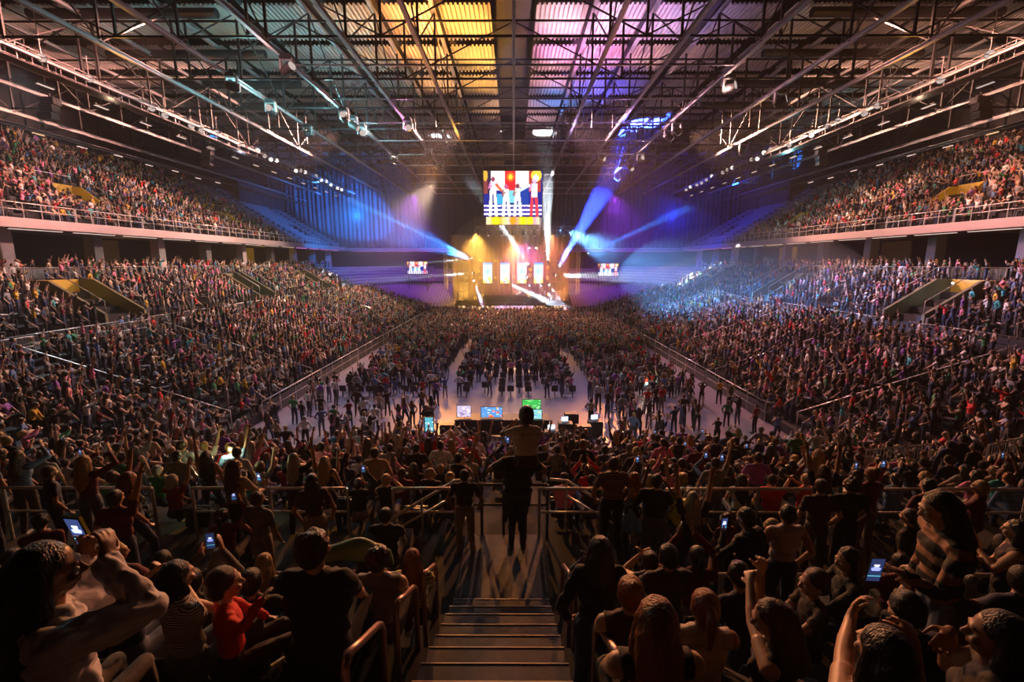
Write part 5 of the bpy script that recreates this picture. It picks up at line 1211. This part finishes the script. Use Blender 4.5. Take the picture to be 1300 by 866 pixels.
# row on and along the walkway
f = hero('long-haired woman in tan top filming from the walkway on the left', 298, 603, 'walk', (.52, .40, .32), 'long', 'brown', yaw=-.3, seated=False, F=6.75, female=True, lpx=(322, 618, 7.1), rpx=(334, 622, 7.05), sleeve='short', lpole=(.2, 0, -1), rpole=(1, 0, -1), head=(-.2, 0, 0), lh=dict(dir=(0, .2, 1), palm=(1, 0, 0)), rh=dict(dir=(0, .2, 1), palm=(-1, 0, 0)), s=1.05)
phone(at_y(328, 606, 7.12), -.2, 'phone held by the long-haired woman in tan on the left', .1, phone_pic.mesh('screen', .068, .148, LED2))
hero('dark-clothed person with long hair standing on the walkway left of the guard rail', 395, 600, 'walk', K['maroon'] if 'maroon' in K else (.08, .03, .04), 'long', 'black', seated=False, F=6.45, female=True, yaw=.2)
hero('short-haired man in black seated left of the landing', 489, 642, 'walk', K['black'], 'short', 'black', F=6.1, h=1.25, s=1.05)
hero('tall dark person standing just left of the man with the child', 590, 622, 'walk', K['dark'], 'bun', 'black', seated=False, F=6.95, h=1.30, s=.9)
hero('man in black shirt with fine orange stripes seen from behind, right of the landing', 779, 592, 'walk', K['black'], 'short', 'brown', seated=False, F=6.95, mats=PAT['stripe3'], fat=1.12, s=1.03)
hero('dark man in black top carrying a lime patterned bag on the walkway', 834, 610, 'walk', K['black'], 'short', 'black', seated=False, F=6.45, yaw=-.35, fat=1.12, rpx=(848, 640, 6.7), sleeve='long')
hero('girl in light blue dress with one arm raised high, right of the landing', 804, 640, 'walk', (.18, .42, .80), 'long', 'auburn', seated=False, F=7.05, female=True, child=True, s=.82, skirt='dress', rpx=(822, 596, 7.15), sleeve='none', rpole=(1, 0, 0), h=1.22)
hero('first of a couple in dark jackets on the walkway at right', 1042, 617, 'walk', (.05, .035, .04), 'short', 'brown', seated=False, F=6.3, head=(-.5, 0, 0))
hero('second of the couple at right, in a black top with short hair', 1080, 614, 'walk', K['black'], 'curly', 'black', seated=False, F=6.35, head=(.5, 0, 0))
hero('person in pale sleeveless top standing in front of the couple at right', 1000, 645, 'u1', (.62, .50, .55), 'short', 'black', seated=False, F=4.72, sleeve='none', s=.97)
# right of the stairs
hero('tall person in a long black coat standing right beside the stairs', 762, 694, 'u2', (.015, .015, .016), 'long', 'black', seated=False, F=3.22, fat=1.15, female=True, sleeve='long', spot_r=.5, disp=(.012, .1))
hero('person in dark top with shoulders lit, seated right of the black coat', 848, 710, 'u2', (.06, .05, .06), 'short', 'black', F=3.75, sleeve='long', yaw=.1)
hero('large person in a black hooded top leaning over a phone, centre right', 962, 668, 'u1', (.016, .016, .018), 'short', 'black', seated=False, F=4.48, sleeve='long', hood=True, fat=1.2, lean=.2, yaw=.6, lpx=(918, 678, 4.7), spot_r=.6, disp=(.014, .1))
phone(at_y(919, 665, 4.75), .2, 'small lit phone in the hand of the black hooded person', .1, phone_pic.mesh('screen', .068, .148, LED2))
hero('red-haired woman with long straight hair seated right of the last handrail', 834, 792, 'u4', (.05, .04, .04), 'long', 'auburn', F=1.78, female=True, head=(-.2, 0, 0), vox=.008, tgt=30000, sleeve='none', spot_r=.4)
hero('person with orange-lit hair bent forward behind the last right handrail', 800, 762, 'u3', (.10, .05, .04), 'bun', 'auburn', F=2.62, female=True, h=1.05, sleeve='none', spot_r=.35)
hero('woman in pale tank top with brown hair tied back, fourth from the stairs', 894, 778, 'u3', K['tank'], 'tail', 'auburn', F=2.50, female=True, sleeve='none', yaw=-.1, spot_r=.38)
f = hero('woman with a mass of dark wavy hair raising both hands, lower centre right', 985, 786, 'u3', (.04, .03, .04), 'wavy', 'brown', F=2.40, female=True, yaw=.9, head=(.3, .25, 0), vox=.007, tgt=36000, lpx=(952, 742, 2.75), rpx=(966, 724, 2.8), lpole=(-.6, .3, -1), rpole=(.4, .3, -1), lh=dict(curl=.9, palm=(1, 0, 0)), rh=dict(curl=.9, palm=(-1, 0, 0)), sleeve='none', spot_r=.5)
f = hero('young child with lit face turned left beside the laughing woman', 1036, 722, 'u2', (.09, .06, .06), 'short', 'brown', F=3.55, yaw=1.5, s=.88, child=True, h=1.12); eyes(f)
f = hero('laughing woman in profile with dark hair, right of the child', 1078, 712, 'u2', K['dark'], 'bob', 'black', F=3.70, yaw=1.35, female=True, head=(.15, .1, 0), sleeve='long', vox=.007, tgt=30000); eyes(f)
f = hero('woman with long dark hair in brown-banded black jacket leaning with outstretched arms at right', 1212, 652, 'u3', (.035, .03, .032), 'long', 'black', F=2.80, seated=False, yaw=1.25, sleeve='long', lean=.12, mats=PAT['jacket'], head=(.1, .1, 0), vox=.008, tgt=40000,
         lpx=(1148, 730, 2.55), rpx=(1160, 718, 3.1), lpole=(-.3, -.3, -1), rpole=(.5, -.3, -1), lh=dict(palm=(0, .2, -1), curl=.12), rh=dict(palm=(0, .2, -1), curl=.12), spot_r=.6, s=1.04, disp=(.012, .09)); eyes(f)
f = hero('person at bottom right holding a phone up with a bare arm', 1120, 838, 'u4', K['black'], 'long', 'black', F=1.62, female=True, yaw=.1, lpx=(1082, 757, 2.15), lpole=(-1, 0, -.4), lh=dict(dir=(.35, .15, 1), palm=(.6, -.7, 0), curl=.5), sleeve='none', spot_r=.42, h=1.0, vox=.008, tgt=30000)
phone(at_y(1110, 722, 2.2), -.05, 'phone with teal screen held up at lower right', .15, phone_pic.mesh('screen', .068, .148, LED)); 
f = hero('person at bottom right corner resting chin on clasped hands', 1262, 838, 'u4', (.05, .04, .04), 'bob', 'black', F=1.70, female=True, yaw=.9, lpx=(1158, 812, 1.85), rpx=(1205, 800, 1.95), lpole=(-.6, .2, -1), rpole=(.4, 0, -1), lh=dict(curl=1.0, dir=(.8, .3, .3), palm=(0, .5, -1)), rh=dict(curl=.9, dir=(-.9, .2, 0), palm=(0, .4, -1)), sleeve='none', vox=.008, tgt=30000, h=1.02)
f = hero('person at the right edge hugging bare arms', 1290, 668, 'u1', (.05, .04, .05), 'long', 'black', F=4.34, seated=False, female=True, yaw=.8, la=(.08, .24, 1.22), ra=(-.08, .26, 1.16), sleeve='none')
# lime patterned bag carried by the dark man
mlime = bpy.data.materials.new('lime_print'); mlime.use_nodes = True; nt = mlime.node_tree; vo_ = nt.nodes.new('ShaderNodeTexVoronoi'); vo_.inputs['Scale'].default_value = 16; rr_ = nt.nodes.new('ShaderNodeValToRGB'); rr_.color_ramp.interpolation = 'CONSTANT'
rr_.color_ramp.elements[0].color = (.05, .04, .05, 1); rr_.color_ramp.elements[1].position = .33; rr_.color_ramp.elements[1].color = (.62, .70, .06, 1); tc_ = nt.nodes.new('ShaderNodeTexCoord'); nt.links.new(tc_.outputs['Object'], vo_.inputs[0]); nt.links.new(vo_.outputs['Distance'], rr_.inputs[0]); nt.links.new(rr_.outputs[0], nt.nodes['Principled BSDF'].inputs['Base Color'])
c0 = at_y(866, 652, 6.25); bg = empty('shoulder_bag', tuple(c0), 0, 'lime and black patterned bag hanging from the shoulder of the dark man', 'bag')
MB().lathe((0, 0, 0), [(.05, -.20), (.15, -.15), (.19, 0), (.15, .15), (.06, .24)], 16, 0, Matrix.Rotation(.45, 3, 'Y')).build('bag_body', mlime, bg, True); MB().tube([(-.08, 0, .2), (-.22, .05, .42), (-.30, .1, .5)], .015, 8).build('strap', M['black'], bg, True)
# green cloth draped over a seat, left
g0 = at_y(450, 690, 4.2); mb = MB(); n = 14
for i in range(n + 1):
    for j in range(9):
        u, v_ = i / n, j / 8; mb.v.append((-.34 + .68 * u, -.12 + .3 * v_, .10 * math.sin(math.pi * u) - .22 * (v_ - .4) ** 2 * 4 + .02 * math.sin(9 * u + 5 * v_)))
mb.f = [(i * 9 + j, (i + 1) * 9 + j, (i + 1) * 9 + j + 1, i * 9 + j + 1) for i in range(n) for j in range(8)]; mb.m = [0] * len(mb.f)
o = mb.build('draped_coat', mat('green_cloth', (.14, .26, .14), .6, bump=.4), None, True, loc=(g0.x, g0.y, g0.z - .06)); so = o.modifiers.new('solid', 'SOLIDIFY'); so.thickness = .03; tag(o, 'dark green coat draped over the seats beside the tank-topped person', 'coat')
build_crowd()
# phone torches
for (px, py, Y, c) in ((296, 571, 9.5, (.95, 1, .45)), (821, 488, 31, (.9, 1, .5)), (789, 551, 19.5, (1, .95, .7)), (1207, 361, 33, (.9, 1, .9))):
    p = at_y(px, py, Y); r = phone(p, 0, 'phone with its torch shining towards the viewer, %s' % {296: 'on the left above the tan-topped woman', 821: 'among the floor seats', 789: 'above the right lower block', 1207: 'in the right stand'}[px], group='shining phone torches'); r.rotation_euler = (0, 0, math.pi)
    tb = MB().lathe((0, .02, .05), [(.004, -.03), (.028, -.02), (.034, 0), (.028, .02), (.004, .03)], 10).build('torch', emit('torch_glow', c, 14), r, True); tb.scale = (1, 1, 1) if Y < 12 else (2, 2, 2)
    point(p + V((0, -.25, .05)), c, 25, .05)
